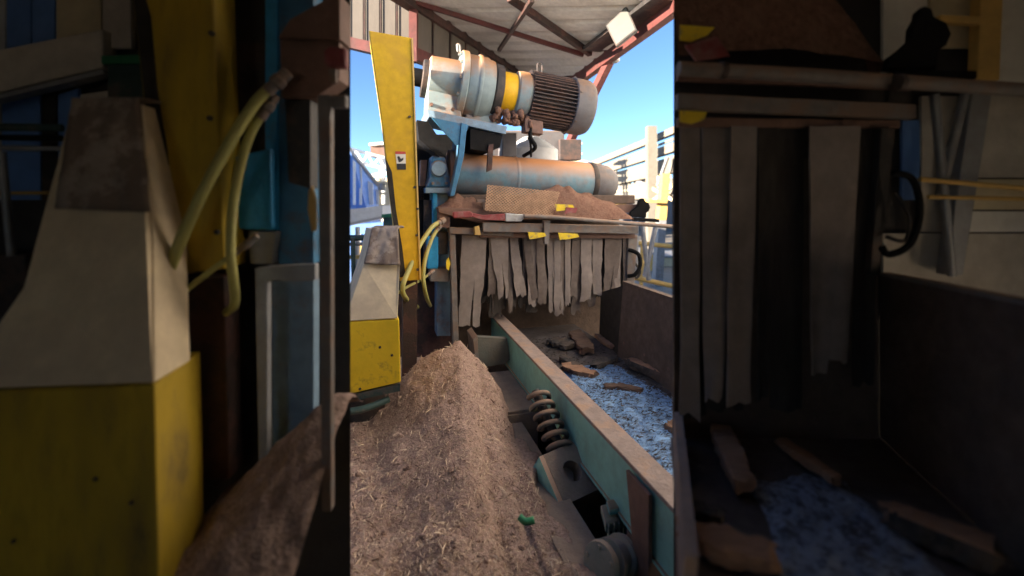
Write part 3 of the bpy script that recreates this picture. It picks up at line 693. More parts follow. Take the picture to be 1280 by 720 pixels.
def on_edge(an):
    d = ea*math.cos(an)+eb*math.sin(an); best = 9
    for i in range(4):
        p0, p1 = cor[i]-ctr, cor[(i+1) % 4]-ctr
        x0, y0, x1, y1 = p0.dot(ea), p0.dot(eb), p1.dot(ea), p1.dot(eb); dx, dy = math.cos(an), math.sin(an)
        den = dx*(y1-y0)-dy*(x1-x0)
        if abs(den) < 1e-9: continue
        k = (x0*(y1-y0)-y0*(x1-x0))/den; w = (x0*dy-y0*dx)/den if True else 0
        if k > 0 and -1e-6 <= (dx*k-x0)*(x1-x0)+(dy*k-y0)*(y1-y0) <= (x1-x0)**2+(y1-y0)**2+1e-6: best = min(best, k)
    return ctr+d*best
ang = sorted([2*PI*k/N_ for k in range(N_)]+[math.atan2((c-ctr).dot(eb), (c-ctr).dot(ea)) % (2*PI) for c in cor])
outer = [on_edge(an) for an in ang]; inner = [ctr+(ea*math.cos(an)+eb*math.sin(an))*R for an in ang]
m_ = len(ang); back = -nrm*.20
hs.add(outer+inner+[p+back for p in outer]+[p+back*.6 for p in inner],
       [(i, (i+1) % m_, m_+(i+1) % m_, m_+i) for i in range(m_)]+[(i, 2*m_+i, 2*m_+(i+1) % m_, (i+1) % m_) for i in range(m_)]
       + [(m_+i, m_+(i+1) % m_, 3*m_+(i+1) % m_, 3*m_+i) for i in range(m_)]+[tuple(3*m_+i for i in range(m_)), tuple(2*m_+i for i in range(m_))])
hs.build('housing', M['housing'], sp)
MB().prism([hA+nrm*.002-ea*.03, hA+nrm*.002, hD+nrm*.002, hD+nrm*.002-ea*.03], back*.9).build('housing_cheek', M['green'], sp)
MB().cyl(ctr+back*.35+eb*.012, ctr+back*.58+eb*.012, .04, .04, 20).build('hole_plug', M['flange'], sp, smooth=.6)

bf = thing('base_frame', F(.25, -1.6, GROUND), 'dust coated steel base channel running along the right edge of the fibre heap', 'base frame')
MB().fbox(.14, .345, -2.75, -.35, -1.70, -1.66).build('channel_top', M['housing'], bf, bevel=.004)
MB().fbox(.22, .25, -2.75, -.35, GROUND, -1.701).build('channel_web', M['trough'], bf)
MB().fbox(.03, .47, -1.15, -.36, -1.60, -1.575).build('cover_plate', M['housing'], bf, bevel=.004)
MB().fbox(.03, .47, -1.16, -1.14, GROUND, -1.601).build('cover_skirt', M['housing'], bf)
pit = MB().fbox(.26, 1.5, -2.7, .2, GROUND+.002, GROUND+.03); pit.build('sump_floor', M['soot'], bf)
MB().fbox(.62, .66, -2.7, .2, GROUND+.031, -1.48).build('rear_skirt', M['dark'], bf)

vm = thing('vibrator_drive', P(772, 690, 2.05), 'green ribbed vibrator drive casting sitting low beneath the near end of the beam', 'motor')
va, vb = P(748, 706, 2.0), P(806, 684, 2.25); vx = (vb-va).normalized()
MB().lathe(va, vx, [(0, .05), (.004, .085), (.03, .09), (.035, .06), (.07, .06), (.075, .088), (.10, .088), (.105, .07), (.16, .07), (.165, .09), (.19, .09), (.195, .07), (.3, .07)], 22).build('casing', M['casting'], vm, smooth=.5)
cbp = P(757, 668, 2.18)
MB().para(cbp, vx*.2, V((0, .13, .01)), V((-.004, -.01, .055))).build('terminal_box', M['casting'], vm, bevel=.012)
for k in range(4):
    MB().para(cbp+vx*(.015+.045*k)+V((0, -.022, -.02)), vx*.014, V((0, .03, 0)), V((0, 0, .07))).build('rib', M['casting'], vm, bevel=.004)
MB().para(cbp+vx*.04+V((0, .02, .062)), vx*.11, V((0, .08, 0)), V((0, 0, .035))).build('box_lid', M['green'], vm, bevel=.012)
for k in range(5):
    an = k*2*PI/5+.5; a2, b2 = frame_of(vx); q = va+(a2*math.cos(an)+b2*math.sin(an))*.066
    MB().cyl(q+vx*.01, q-vx*.008, .010, .010, 6).build('bolt', M['casting'], vm)
tag(MB().tube([P(650, 646, 2.12), P(657, 652, 2.1), P(668, 650, 2.1)], .016, 9, 4).build('pipe_stub', M['greenbox'], smooth=4), 'small green pipe stub poking out of the fibre heap', 'pipe')

# ================================================================== CENTRE : canopy
cn = thing('canopy_roof', P(690, 60, 7), 'beige sheet canopy on red steel over the hog with hanging cladding at the left', 'canopy')
zj, ze = 2.62, 2.0
J1 = P(515, -2, zj*FPX/(HY+2)); J2 = P(662, 96, zj*FPX/(HY-96)); E1 = P(842, 0, ze*FPX/HY); E2 = P(719, 97, ze*FPX/(HY-97))
J0 = J1-(J2-J1)*.16; E0 = E1-(E2-E1)*.22
J1b = J1-(J2-J1)*.06
rs = MB(); nn_ = 70
sheet_rows = []
for j in range(nn_+1):
    v = j/nn_; l = J0.lerp(J2, v); r = E0.lerp(E2, v)
    rib = .03*(1 if (j % 7) in (0, 1) else 0)
    sheet_rows.append([l.lerp(r, i/6)+Z*rib for i in range(7)])
rs.grid(sheet_rows)
ro = rs.build('roof_sheet', M['roof'], cn); q = ro.modifiers.new('t', 'SOLIDIFY'); q.thickness = .03; q.offset = 1
for i, v in enumerate((.0, .36, .72)):
    pass
dn = V((0, 0, -.07))
def rp(u, v): return (J0.lerp(J2, v)).lerp(E0.lerp(E2, v), u)
def rpx(px, py, off=0.):                                   # a point on the roof sheet sighted in the photograph
    best = None
    for i in range(81):
        for k in range(81):
            w = rp(i/80, k/80)-Z*off; e = (CX+FPX*w.x/w.y-px)**2+(HY-FPX*w.z/w.y-py)**2
            if best is None or e < best[0]: best = (e, w)
    return best[1]
MB().beam(rpx(519, 3, .05), rpx(729, 68, .05), .045, .06, Z).build('purlin', M['redsteel'], cn)
MB().beam(rpx(636, -3, .06), rpx(738, 67, .06), .065, .08, Z).build('purlin', M['darkred'], cn)
MB().beam(rpx(665, 0, .13), rpx(624, 63, .13), .05, .05, Z).build('brace', M['darkred'], cn)
MB().beam(J0+dn, J2+dn, .14, .16, Z).build('wall_beam', M['darkred'], cn)
MB().beam(E0+dn*.8, E2+dn*.8, .10, .20, Z).build('eave_beam', M['redsteel'], cn)
MB().beam(J2+dn*.6, E2+dn*.6, .12, .14, Z).build('end_beam', M['darkred'], cn)
MB().beam(rpx(742, 62, .04), rpx(836, -4, .04), .34, .05, Z).build('eave_flashing', M['dark'], cn)
# hanging cladding: wall plane under the J line, and the bay to the left of it
def hang(p_top0, p_top1, p_bot0, p_bot1, n, name, m):
    b = MB(); rows = []; nrm = (p_top1-p_top0).cross(Z).normalized()
    if nrm.y > 0: nrm = -nrm
    for k in range(n*8+1):
        u = k/(n*8); w = -.025 if k % 8 == 0 else 0
        o_ = -nrm*(.03 if k % 8 == 0 else 0)
        rows.append([p_top0.lerp(p_top1, u)+o_, p_bot0.lerp(p_bot1, u)+o_])
    b.grid(rows)
    o = b.build(name, M[m], cn); q = o.modifiers.new('t', 'SOLIDIFY'); q.thickness = .02
    for k in range(1, n):
        MB().beam(p_top0.lerp(p_top1, k/n)+nrm*.015, p_bot0.lerp(p_bot1, k/n)+nrm*.015, .016, .02, nrm).build('sheet_joint', M['darkred'], cn)
    return o
d6 = 6.05
L0, L1 = P(395, -30, d6), P(517, -30, d6); L2, L3 = P(395, 40, d6), P(517, 70, d6)
hang(L0, L1, L2, L3, 6, 'cladding', 'clad')
jb1 = P(519, 71, J1.y+.12); jb2 = P(660, 124, J2.y-.1)
hang(J1-Z*.1, J2-Z*.1, V((J1.x, J1.y, jb1.z)), V((J2.x, J2.y, jb2.z)), 9, 'cladding', 'clad')
MB().beam(P(395, 44, d6-.03), P(517, 73, d6-.03), .12, .14, Z).build('bottom_beam', M['redsteel'], cn)
MB().beam(V((J1.x, J1.y, jb1.z)), V((J2.x, J2.y, jb2.z)), .12, .16, Z).build('bottom_beam', M['redsteel'], cn)
MB().beam(P(517, -30, 5.9), P(517, 78, 5.9), .10, .10).build('hanger_post', M['redsteel'], cn)
MB().beam(P(769, 62, 6.05), P(701, 200, 7.2), .10, .10).build('post', M['redsteel'], cn)
pp = P(701, 200, 7.2); MB().beam(pp, V((pp.x-.15, pp.y+.05, GROUND)), .13, .13).build('post', M['redsteel'], cn)
pj = P(769, 73, 6.05)
MB().lathe(pj, Z, [(-.06, .03), (-.04, .06), (.05, .06), (.07, .03)], 10).build('junction_box', M['galv'], cn)
MB().tube([P(768, 72, 6.55), P(760, 76, 6.5), P(752, 82, 6.5), P(750, 90, 6.5), P(748, 97, 6.55)], .012, 6).build('cable', M['black'], cn, smooth=4)
fl = thing('floodlight', P(776, 60, 5.4), 'square white floodlight panel hung from the canopy eave at upper right', 'floodlight')
fq = [P(757, 32, 4.95), P(783, 7, 4.85), P(796, 37, 4.8), P(770, 58, 4.9)]
fn = (fq[1]-fq[0]).cross(fq[3]-fq[0]).normalized()
if fn.y > 0: fn = -fn
MB().prism(fq, -fn*.07).build('case', M['dark'], fl, bevel=.004)
ce = sum(fq, V((0, 0, 0)))/4
MB().prism([ce+(p-ce)*.9+fn*.004 for p in fq], -fn*.02).build('lens', M['lamp'], fl)
MB().beam(ce-fn*.06, ce-fn*.06+V((.02, .5, .32)), .04, .04).build('bracket', M['dark'], fl)

# ================================================================== BACKGROUND left
def slab(name, pts, dp, m, parent=None, back=(0, 1, 0), bevel=0):
    return MB().prism([P(*p) for p in pts], V(back)*dp).build(name, M[m], parent, bevel=bevel)
bs = thing('blue_shed', P(450, 300, 14), 'blue clad shed with sloping roofline far left beyond the yellow guard', 'shed')
slab('wall', [(380, 120, 12.5), (438, 189, 13), (472, 232, 15), (479, 334, 15), (380, 350, 12.5)], 2, 'bluewall', bs, (-.36, 1, 0))
slab('roof', [(380, 115, 12.4), (438, 184, 12.9), (474, 230, 14.9), (472, 233, 14.9), (438, 190, 12.9), (380, 122, 12.4)], 2.4, 'galv', bs, (-.36, 1, 0))
for x0, x1, yt in ((441, 444, 200), (449, 452, 207), (459, 466, 226), (470, 473, 236), (426, 431, 190)):
    dpt = 12.95+max(0, (x0-438))*.0575
    slab('wall_panel', [(x0, yt, dpt), (x1, yt+3, dpt), (x1, 256, dpt), (x0, 256, dpt)], .05, 'palewall', bs)
cg = thing('conveyor_gallery', P(450, 275, 9), 'pale enclosed conveyor gallery crossing below the blue shed', 'conveyor')
slab('gallery_side', [(380, 268, 9), (478, 257, 9.6), (478, 270, 9.6), (380, 290, 9)], .9, 'palewall', cg)
slab('gallery_edge', [(380, 290, 8.97), (478, 270, 9.57), (478, 272.5, 9.57), (380, 294, 8.97)], .9, 'galv', cg)
for x in (402, 444, 463):
    slab('gallery_leg', [(x, 284, 9.3), (x+3, 284, 9.3), (x+3, 370, 9.3), (x, 370, 9.3)], .15, 'galv', cg)
lb = thing('low_blue_building', P(450, 330, 12), 'low blue panelled building beneath the conveyor gallery', 'building')
slab('wall', [(380, 285, 12), (480, 278, 12), (480, 355, 12), (380, 355, 12)], .8, 'bluewall', lb)
for x in (446, 456, 470):
    slab('door_panel', [(x, 292, 11.96), (x+5, 292, 11.96), (x+5, 322, 11.96), (x, 322, 11.96)], .05, 'palewall', lb)
slab('door_panel', [(447, 307, 11.9), (457, 306, 11.9), (457, 318, 11.9), (447, 319, 11.9)], .04, 'ochre', lb)
tb = thing('truss_bridge', P(460, 200, 18), 'white lattice truss bridge above the far blue shed', 'bridge')
def tl(pa, pb, w, m='white', parent=tb, name='truss_bar'):
    MB().beam(P(*pa), P(*pb), w, w).build(name, M[m], parent)
tl((400, 176, 18), (482, 198, 18.5), .12); tl((400, 190, 18), (482, 211, 18.5), .12)
for k in range(6):
    x = 404+k*14
    tl((x, 177+(x-400)*.27, 18), (x+7, 191+(x-400)*.26, 18), .07, name='truss_diagonal'); tl((x+7, 191+(x-400)*.26, 18), (x+14, 180.5+(x-400)*.27, 18), .07, name='truss_diagonal')
tl((456, 222, 18), (484, 216, 18), .14); tl((462, 232, 18), (486, 233, 18), .1); tl((430, 178, 18), (430, 320, 18), .2, name='truss_leg'); tl((478, 196, 18.4), (478, 318, 18.4), .2, name='truss_leg')
rh = thing('rusty_headhouse', P(470, 185, 26), 'small rust brown headhouse on top of the white lattice bridge', 'headhouse')
slab('wall', [(463, 182, 24), (484, 180, 24), (484, 196, 24), (463, 196, 24)], 2, 'rustplate', rh)
slab('roof', [(461, 179, 23.8), (486, 177, 23.8), (486, 180, 23.8), (461, 182, 23.8)], 2.4, 'white', rh)
ym = thing('cream_silo_frame', P(478, 280, 17), 'cream steel frame tower left behind the tall yellow guard', 'tower')
slab('column', [(470, 222, 17), (474, 222, 17), (474, 320, 17), (470, 320, 17)], .3, 'cream', ym)
slab('column', [(482, 222, 17), (487, 222, 17), (487, 320, 17), (482, 320, 17)], .3, 'cream', ym)
for y in (226, 240, 255):
    slab('floor_beam', [(468, y, 16.9), (490, y+1, 16.9), (490, y+4, 16.9), (468, y+3, 16.9)], .5, 'cream', ym)
slab('cabinet', [(473, 229, 16.8), (478, 229, 16.8), (478, 238, 16.8), (473, 238, 16.8)], .4, 'galv', ym)
gbx = thing('green_cabinet', P(485, 290, 7), 'small green cabinet with a bright green lid beside the sooty guard', 'cabinet')
slab('body', [(479, 272, 7), (493, 271, 7), (493, 428, 7), (479, 428, 7)], .4, 'railgreen', gbx)
slab('lid', [(477, 268, 6.95), (494, 267, 6.95), (494, 271, 6.95), (477, 272, 6.95)], .5, 'greenbox', gbx)
lr = thing('guard_railing', P(450, 340, 5.2), 'dark green pipe railing at the far left behind the hood', 'railing')
MB().tube([P(380, 298, 5.2), P(468, 297, 5.4)], .035, 8, 0).build('top_rail', M['railgreen'], lr, smooth=1)
MB().tube([P(380, 306, 5.2), P(464, 305, 5.4)], .02, 8, 0).build('mid_rail', M['galv'], lr, smooth=1)
for x in (400, 441): MB().tube([P(x, 297, 5.25), P(x+2, 400, 5.25)], .028, 8, 0).build('post', M['railgreen'], lr, smooth=1)
MB().beam(P(380, 322, 6), P(470, 321, 6.2), .04, .05).build('toe_board', M['ochre'], lr)

# ================================================================== BACKGROUND right
ws = thing('white_process_tower', P(800, 320, 18), 'white multi-level steel process tower in full sun at the right', 'tower')
def bar(pa, pb, w, h, name='beam', m='towersteel', parent=ws):
    return MB().beam(P(*pa), P(*pb), w, h, Z).build(name, M[m], parent)
bar((735, 208, 26), (900, 140, 15.2), .25, .26, 'top_rail'); bar((738, 219, 26), (900, 166, 15.2), .3, .34); bar((738, 231, 26), (900, 193, 15.2), .3, .62, 'deck_edge'); bar((740, 240, 26), (900, 219, 15.2), .25, .22)
bar((742, 247, 26), (900, 234, 15.2), .3, .5, 'deck_edge')
for px_, y0, y1, dd_ in ((745, 205, 219, 25.3), (757, 199, 214, 24.2), (770, 193, 211, 23), (785, 187, 206, 21.5), (800, 181, 202, 20), (828, 170, 193, 17.8), (840, 166, 190, 17.2), (856, 158, 184, 16.4)):
    bar((px_, y0, dd_), (px_, y1, dd_), .13, .13, 'stanchion')
for px_, w, d_ in ((814, .36, 18.2), (868, .4, 15.6)):
    MB().beam(P(px_, 158, d_), V((P(px_, 158, d_).x, d_, GROUND)), w, w).build('column', M['towersteel'], ws)
for px_, d_, ya in ((778, 22.6, 215), (796, 20.6, 210), (748, 25.2, 222)):
    MB().beam(P(px_, ya, d_+.6), V((P(px_, ya, d_).x, d_+.6, GROUND)), .2, .2).build('column', M['farwall'], ws)
for ya, yb in ((234, 198), (249, 238)):
    MB().prism([P(742, ya, 26.3), P(900, yb, 15.5), P(900, yb+2.5, 15.5), P(742, ya+1.2, 26.3)], V((.9, 3.0, 0))).build('deck', M['farwall'], ws)
bar((815, 235, 18.1), (842, 250, 17.3), .12, .12, 'brace', 'cream'); bar((842, 232, 17.3), (815, 252, 18.1), .12, .12, 'brace', 'cream')
bar((770, 214, 22.8), (796, 240, 20.8), .1, .1, 'brace'); bar((835, 196, 17.3), (822, 232, 17.9), .1, .1, 'brace', 'galv')
for k, (ya, yb) in enumerate(((213.5, 153), (226, 181), (243, 226))):
    for dy in (0, 2.4):
        bar((741, ya-dy*.35, 25.6), (900, yb-dy, 15.0), .05, .05, 'guard_rail', 'cream' if k else 'towersteel')
for k in range(13):
    f = k/12; x = 746+f*100; d_ = 25.2-f*8.2
    bar((x, 231-f*38+(1-f)*2-7, d_), (x, 231-f*34-1, d_), .05, .05, 'rail_post', 'cream')
bar((748, 238, 25), (778, 256, 22.3), .35, .12, 'stair_stringer', 'ochre'); bar((752, 235, 24.7), (782, 252, 22), .06, .06, 'stair_rail', 'ochre')
vs2 = [(782, 224, 21.5), (803, 218, 19.6), (826, 214, 17.8)]
for px_, y0, d_ in vs2:
    p = P(px_, y0, d_+1.2); MB().lathe(p-Z*.75, Z, [(0, .1), (.1, .3), (.62, .3), (.75, .12)], 16).build('vessel', M['galv'], ws, smooth=.7)
ws2 = thing('grey_storage_building', P(795, 300, 30), 'low grey storage building with small windows behind the gate handrail', 'building')
slab('wall', [(730, 240, 34), (900, 243, 30), (900, 320, 30), (730, 312, 34)], 4, 'farwall', ws2)
slab('roof', [(728, 236, 33.8), (900, 238, 29.8), (900, 243, 29.8), (728, 240, 33.8)], 4.4, 'towersteel', ws2)
for x in (803, 822, 836): slab('window', [(x, 262, 31.4), (x+7, 262, 31.3), (x+7, 273, 31.3), (x, 273, 31.4)], .2, 'dark', ws2)
slab('door', [(790, 268, 31.6), (798, 268, 31.5), (798, 300, 31.5), (790, 300, 31.6)], .2, 'white', ws2)
oc = thing('ochre_column', P(831, 330, 11.5), 'thick ochre painted steel column standing by the white tower', 'column')
slab('shaft', [(829, 217, 11.5), (838, 217, 11.5), (833, 275, 11.5), (824, 275, 11.5)], .3, 'ochre', oc)
slab('base_leg', [(824, 275.3, 11.5), (833, 275.3, 11.5), (828, 368, 11.5), (818, 368, 11.5)], .3, 'galv', oc)
slab('platform', [(812, 249, 11.3), (834, 250, 11.3), (834, 254, 11.3), (812, 253, 11.3)], .8, 'ochre', oc)
yr = thing('yellow_railing', P(820, 340, 10), 'yellow pipe railing crossing the sunlit yard at the right', 'railing')
MB().tube([P(790, 303, 10.3), P(880, 312, 9.5)], .05, 8, 0).build('top_rail', M['ochre'], yr, smooth=1)
MB().tube([P(788, 346, 9.4), P(880, 366, 8.8)], .05, 8, 0).build('mid_rail', M['ochre'], yr, smooth=1)
for x in (803, 860): MB().tube([P(x, 304, 10.2), P(x-2, 368, 10.2)], .045, 8, 0).build('post', M['ochre'], yr, smooth=1)
pw = thing('grey_pipe_frame', P(812, 340, 9), 'grey crossed pipe frame standing just right of the strip curtain', 'frame')
for a1, b1 in (((803, 282, 9), (811, 350, 9)), ((820, 282, 9), (806, 345, 9)), ((795, 283, 9), (795, 340, 9))):
    MB().tube([P(*a1), P(*b1)], .05, 8, 0).build('pipe', M['galv'], pw, smooth=1)
for nm, pts, m, lb_, ct in (('ochre_skip', [(800, 318, 14), (822, 318, 14), (820, 340, 14), (802, 340, 14)], 'ochre', 'ochre scrap skip on the yard beside the grey pipe frame', 'skip'),
                        ('pale_skip', [(826, 322, 15), (858, 322, 15), (856, 340, 15), (828, 340, 15)], 'cream', 'pale cream scrap skip on the yard at the right edge', 'skip')):
    o = thing(nm, P(pts[0][0], 334, 14), lb_, ct)
    slab('bin', pts, 1.5, m, o, bevel=.04)
    slab('rim', [(pts[0][0]-1, pts[0][1]-2, pts[0][2]-.06), (pts[1][0]+1, pts[1][1]-2, pts[1][2]-.06), (pts[1][0]+1, pts[1][1], pts[1][2]-.06), (pts[0][0]-1, pts[0][1], pts[0][2]-.06)], 1.6, 'galv', o)
# black clamp by the handrail
bc = thing('black_clamp', P(800, 268, 4.9), 'black pivot clamp standing up behind the right end of the handrail', 'clamp')
MB().prism([P(786, 271, 4.95), P(788, 265, 4.95), P(794, 261, 4.95), P(797, 257, 4.95), P(798, 252, 4.95), P(801, 248, 4.95), P(805, 248, 4.95), P(807, 252, 4.95), P(811, 254, 4.95), P(813, 259, 4.95), P(811, 264, 4.95), P(808, 266, 4.95), P(808, 272, 4.95)], V((.02, .12, 0))).build('body', M['black'], bc, bevel=.01)
slab('base_bar', [(792, 272.2, 4.93), (824, 274, 4.93), (824, 278, 4.93), (792, 276, 4.93)], .12, 'black', bc)
tag(MB().tube([P(786, 312, 4.9), P(798, 318, 4.85), (P(800, 332, 4.85)), P(794, 343, 4.85), P(785, 345, 4.9)], .022, 8, 8).build('cable_loop', M['black'], smooth=4), 'thick black cable looping below the right end of the gate', 'cable')
tag(MB().tube([P(787, 318, 4.95), P(793, 328, 4.95), P(800, 338, 4.95), P(796, 347, 4.95), P(786, 342, 4.95)], .014, 8, 8).build('cable_loop', M['dark'], smooth=4), 'thinner dark cable tangled behind the thick black loop', 'cable')
# rusty tower and dry tree beyond the drum
rt = thing('rusty_walkway_tower', P(715, 240, 20), 'rusty walkway tower rising behind the drum end', 'tower')
for x in (706, 722): slab('column', [(x, 178, 20), (x+2, 178, 20), (x+2, 330, 20), (x, 330, 20)], .2, 'ochre', rt)
for y in (177, 190, 200): slab('deck', [(703, y, 19.9), (728, y+1, 19.9), (728, y+3, 19.9), (703, y+2, 19.9)], 1.2, 'cream', rt)
wr = thing('white_pitched_store', P(725, 230, 26), 'white pitched store roof seen between drum and process tower', 'building')
slab('wall', [(700, 214, 26), (760, 212, 26), (760, 300, 26), (700, 300, 26)], 4, 'white', wr)
slab('roof', [(698, 204, 25.8), (722, 198, 25.8), (762, 210, 25.8), (762, 214, 25.8), (698, 214, 25.8)], 5, 'white', wr)
# far tree line so that the yard has an end
tre = random.Random(9)
for k, x in enumerate((470, 520, 700, 780, 860)):
    pass

wb = thing('bounce_building', V((6, 4, GROUND)), 'long white building added out of view right of the yard to bounce sunlight', 'building')  # added outside the view as a bounce surface for the shaded heap
MB().box(3.5, 8, -1.5, 9.2, GROUND, 6.0).build('wall', M['white'], wb)
MB().box(3.3, 8.2, -1.7, 9.4, 6.0, 6.3).build('roof', M['galv'], wb)
sl = thing('shade_silo', V((-6.2, .716, GROUND)), 'slim silo added out of view to shade the yellow guard', 'silo')  # added outside the view, its shadow falls on the tall guard
MB().lathe((-6.2, .716, GROUND), Z, [(0, .25), (5.4, .25)], 32).build('shell', M['galv'], sl, smooth=.6)
MB().lathe((-6.2, .716, GROUND+5.402), Z, [(0, .27), (.05, .27), (.35, .06)], 32).build('cone_roof', M['galv'], sl, smooth=.6)
bw = thing('shade_wall', V((-5.5, 3, GROUND)), 'long concrete wall added out of view at the left to shade the heap', 'wall')  # added outside the view to block low sun from the lower machine
MB().box(-5.7, -5.3, -3, 8.3, GROUND, 1.6).build('wall_panel', M['ground'], bw)
MB().box(-5.75, -5.25, -3, 8.3, 1.602, 1.7).build('coping', M['white'], bw)
# ================================================================== INSIDE THE SHED, left of the doorway: an idle second drive line
def S(pts): return [P(*p) for p in pts]
def pp_(pts, dp, name, m, parent=None, bevel=.004, back=(0, 1, 0)):
    return MB().prism(S(pts), V(back)*dp).build(name, M[m], parent, bevel=bevel)
ig = thing('belt_guard', P(240, 420, 1.42), 'unlit tall yellow belt guard inside the shed with one blackened edge', 'guard')
e = 1.42
pp_([(150, -150, e), (262, -150, e), (270, 100, e), (281, 336, e), (214, 345, e), (196, 262, e), (178, 120, e)], .14, 'guard_shell', 'yellow_shaded', ig, .006, (-.1, 1, 0))
pp_([(152, -140, e-.003), (164, -60, e-.003), (188, 20, e-.003), (196, 110, e-.003), (209, 190, e-.003), (216, 270, e-.003), (212, 338, e-.003), (199, 262, e-.003), (180, 120, e-.003)], .004, 'soot_stain', 'soot', ig, 0)
for x, y in ((265, 42), (263, 148), (272, 290)):
    p = P(x, y, e); MB().cyl(p+V((0, .002, 0)), p-V((0, .008, 0)), .010, .008, 8).build('bolt', M['dark'], ig)
for y in (33, 98): pp_([(271, y, 1.52), (281, y, 1.52), (281, y+10, 1.52), (271, y+10, 1.52)], .03, 'lug', 'galv', ig)
pp_([(205, 346, e+.03), (280, 346, e+.03), (286, 600, e+.03), (215, 600, e+.03)], .08, 'guard_foot', 'darkred', ig)
ih = thing('drive_guard', P(100, 700, 1.2), 'unlit big yellow guard box inside the shed under a tan sloped hood', 'guard')
MB().prism(S([(-60, 490, 1.16), (193, 481, 1.16), (199, 730, 1.16), (201, 990, 1.16), (-40, 1010, 1.16)]), V((-.06, .26, 0))).build('guard_box', M['yellow_shaded'], ih, bevel=.006)
MB().prism(S([(-60, 488, 1.155), (193, 479, 1.155), (192, 300, 1.27), (178, 130, 1.36), (90, 130, 1.36), (28, 360, 1.24)]), V((-.02, .16, 0))).build('hood', M['yellow_dusty'], ih, bevel=.006)
for x, y in ((18, 676), (120, 598), (165, 628)):
    p = P(x, y, 1.158); MB().cyl(p, p-V((0, .006, 0)), .006, .004, 8).build('bolt', M['dark'], ih)
sk = MB(); rows = []
for j in range(15):
    v = j/14; row = []
    for i in range(15):
        u = i/14
        xl = 94-20*v; xr = 177+14*v; y = 126+(262+4*u-126)*v
        p = P(xl+(xr-xl)*u, y, 1.345-.065*v)
        row.append(p+V((0, -1, .3))*(.006+.008*noise.noise(V((u*4, v*4, 8)))+.004*noise.noise(V((u*9, v*9, 2)))))
    rows.append(row)
sk.grid([[q+V((0, .1*(1-k/3), .004)) for q in rows[0]] for k in range(3)]+rows)
o = sk.build('burlap_sack', M['burlap'], smooth=4); q = o.modifiers.new('t', 'SOLIDIFY'); q.thickness = .008; q.offset = 1
tag(o, 'unlit brown sack lying over the tan hood inside the shed', 'sack')
hose([(352, 98, 1.40), (318, 130, 1.38), (275, 200, 1.35), (235, 280, 1.33), (207, 352, 1.34), (209, 373, 1.38), (224, 390, 1.48)], .0165, 'unlit thick hose inside the shed looping lowest past the blackened guard')
hose([(338, 128, 1.42), (312, 170, 1.40), (294, 240, 1.38), (288, 310, 1.37), (294, 374, 1.41), (286, 388, 1.45), (276, 394, 1.49)], .014, 'unlit inner hose inside the shed hanging straight down by the blue columns')
hose([(312, 302, 1.42), (286, 322, 1.40), (255, 345, 1.39), (228, 366, 1.38)], .009, 'unlit thin hose inside the shed crossing behind the two thick hoses')
# the idle machine
im = thing('idle_hog', P(360, 600, 1.5), 'unlit blue machine inside the shed with rusty chute and grey frame left of the doorway', 'machine')
pp_([(276, -120, 1.6), (331, -120, 1.6), (333, 288, 1.6), (290, 288, 1.6), (277, 120, 1.6)], .06, 'side_plate', 'dark', im)
pp_([(331, -120, 1.56), (347, -120, 1.56), (347, 288, 1.56), (331, 288, 1.56)], .08, 'column', 'blue_bright', im)
pp_([(347.5, -120, 1.57), (392, -120, 1.57), (392, 330, 1.57), (347.5, 330, 1.57)], .08, 'column', 'blue', im)
pp_([(292, 195, 1.52), (338, 185, 1.52), (340, 287, 1.52), (297, 287, 1.52)], .035, 'cylinder_block', 'blue_bright', im, .01)
pp_([(310, 289, 1.54), (346, 289, 1.54), (340, 330, 1.54), (312, 330, 1.54)], .05, 'column_foot', 'galv', im)
pp_([(347, 47, 1.44), (362, 24, 1.44), (390, 8, 1.44), (424, -10, 1.44), (425, 49, 1.44)], .1, 'chute_lip', 'rustplate', im)
pp_([(350, 50, 1.46), (424, 51, 1.46), (424, 100, 1.46), (394, 122, 1.46), (351, 122, 1.46)], .09, 'chute_box', 'rustplate', im)
pp_([(356, 124, 1.48), (388, 124, 1.48), (388, 236, 1.48), (360, 228, 1.48)], .06, 'valve_box', 'dark', im)
pp_([(396, 118, 1.33), (413, 118, 1.33), (414, 640, 1.33), (402, 640, 1.33)], .03, 'frame_leg', 'steel', im)
pp_([(413.5, 118, 1.33), (432, 118, 1.33), (432, 134, 1.33), (413.5, 134, 1.33)], .03, 'frame_rail', 'steel', im)
pp_([(385, 238, 1.34), (390, 232, 1.34), (395, 250, 1.34), (395, 288, 1.34), (389, 290, 1.34), (384, 262, 1.34)], .012, 'pull_tag', 'ochre', im)
pp_([(318, 336, 1.46), (334, 333, 1.46), (394, 330, 1.46), (394, 350, 1.46), (334, 352, 1.46), (334, 640, 1.46), (324, 640, 1.46)], .03, 'service_stand', 'galv', im)
pp_([(340, 350, 1.56), (392, 350, 1.56), (392, 560, 1.56), (340, 600, 1.56)], .05, 'base_block', 'blue_pale', im)
il = thing('red_lever', P(415, 70, 1.3), 'unlit short red handle inside the shed at the left edge of the doorway', 'lever')
pp_([(404, 62, 1.32), (412, 57, 1.32), (432, 59, 1.32), (432, 84, 1.32), (410, 84, 1.32), (404, 78, 1.32)], .03, 'grip', 'red', il, .008)
pp_([(410, 85, 1.325), (420, 85, 1.325), (420, 104, 1.325), (412, 104, 1.325)], .015, 'stem', 'steel', il)
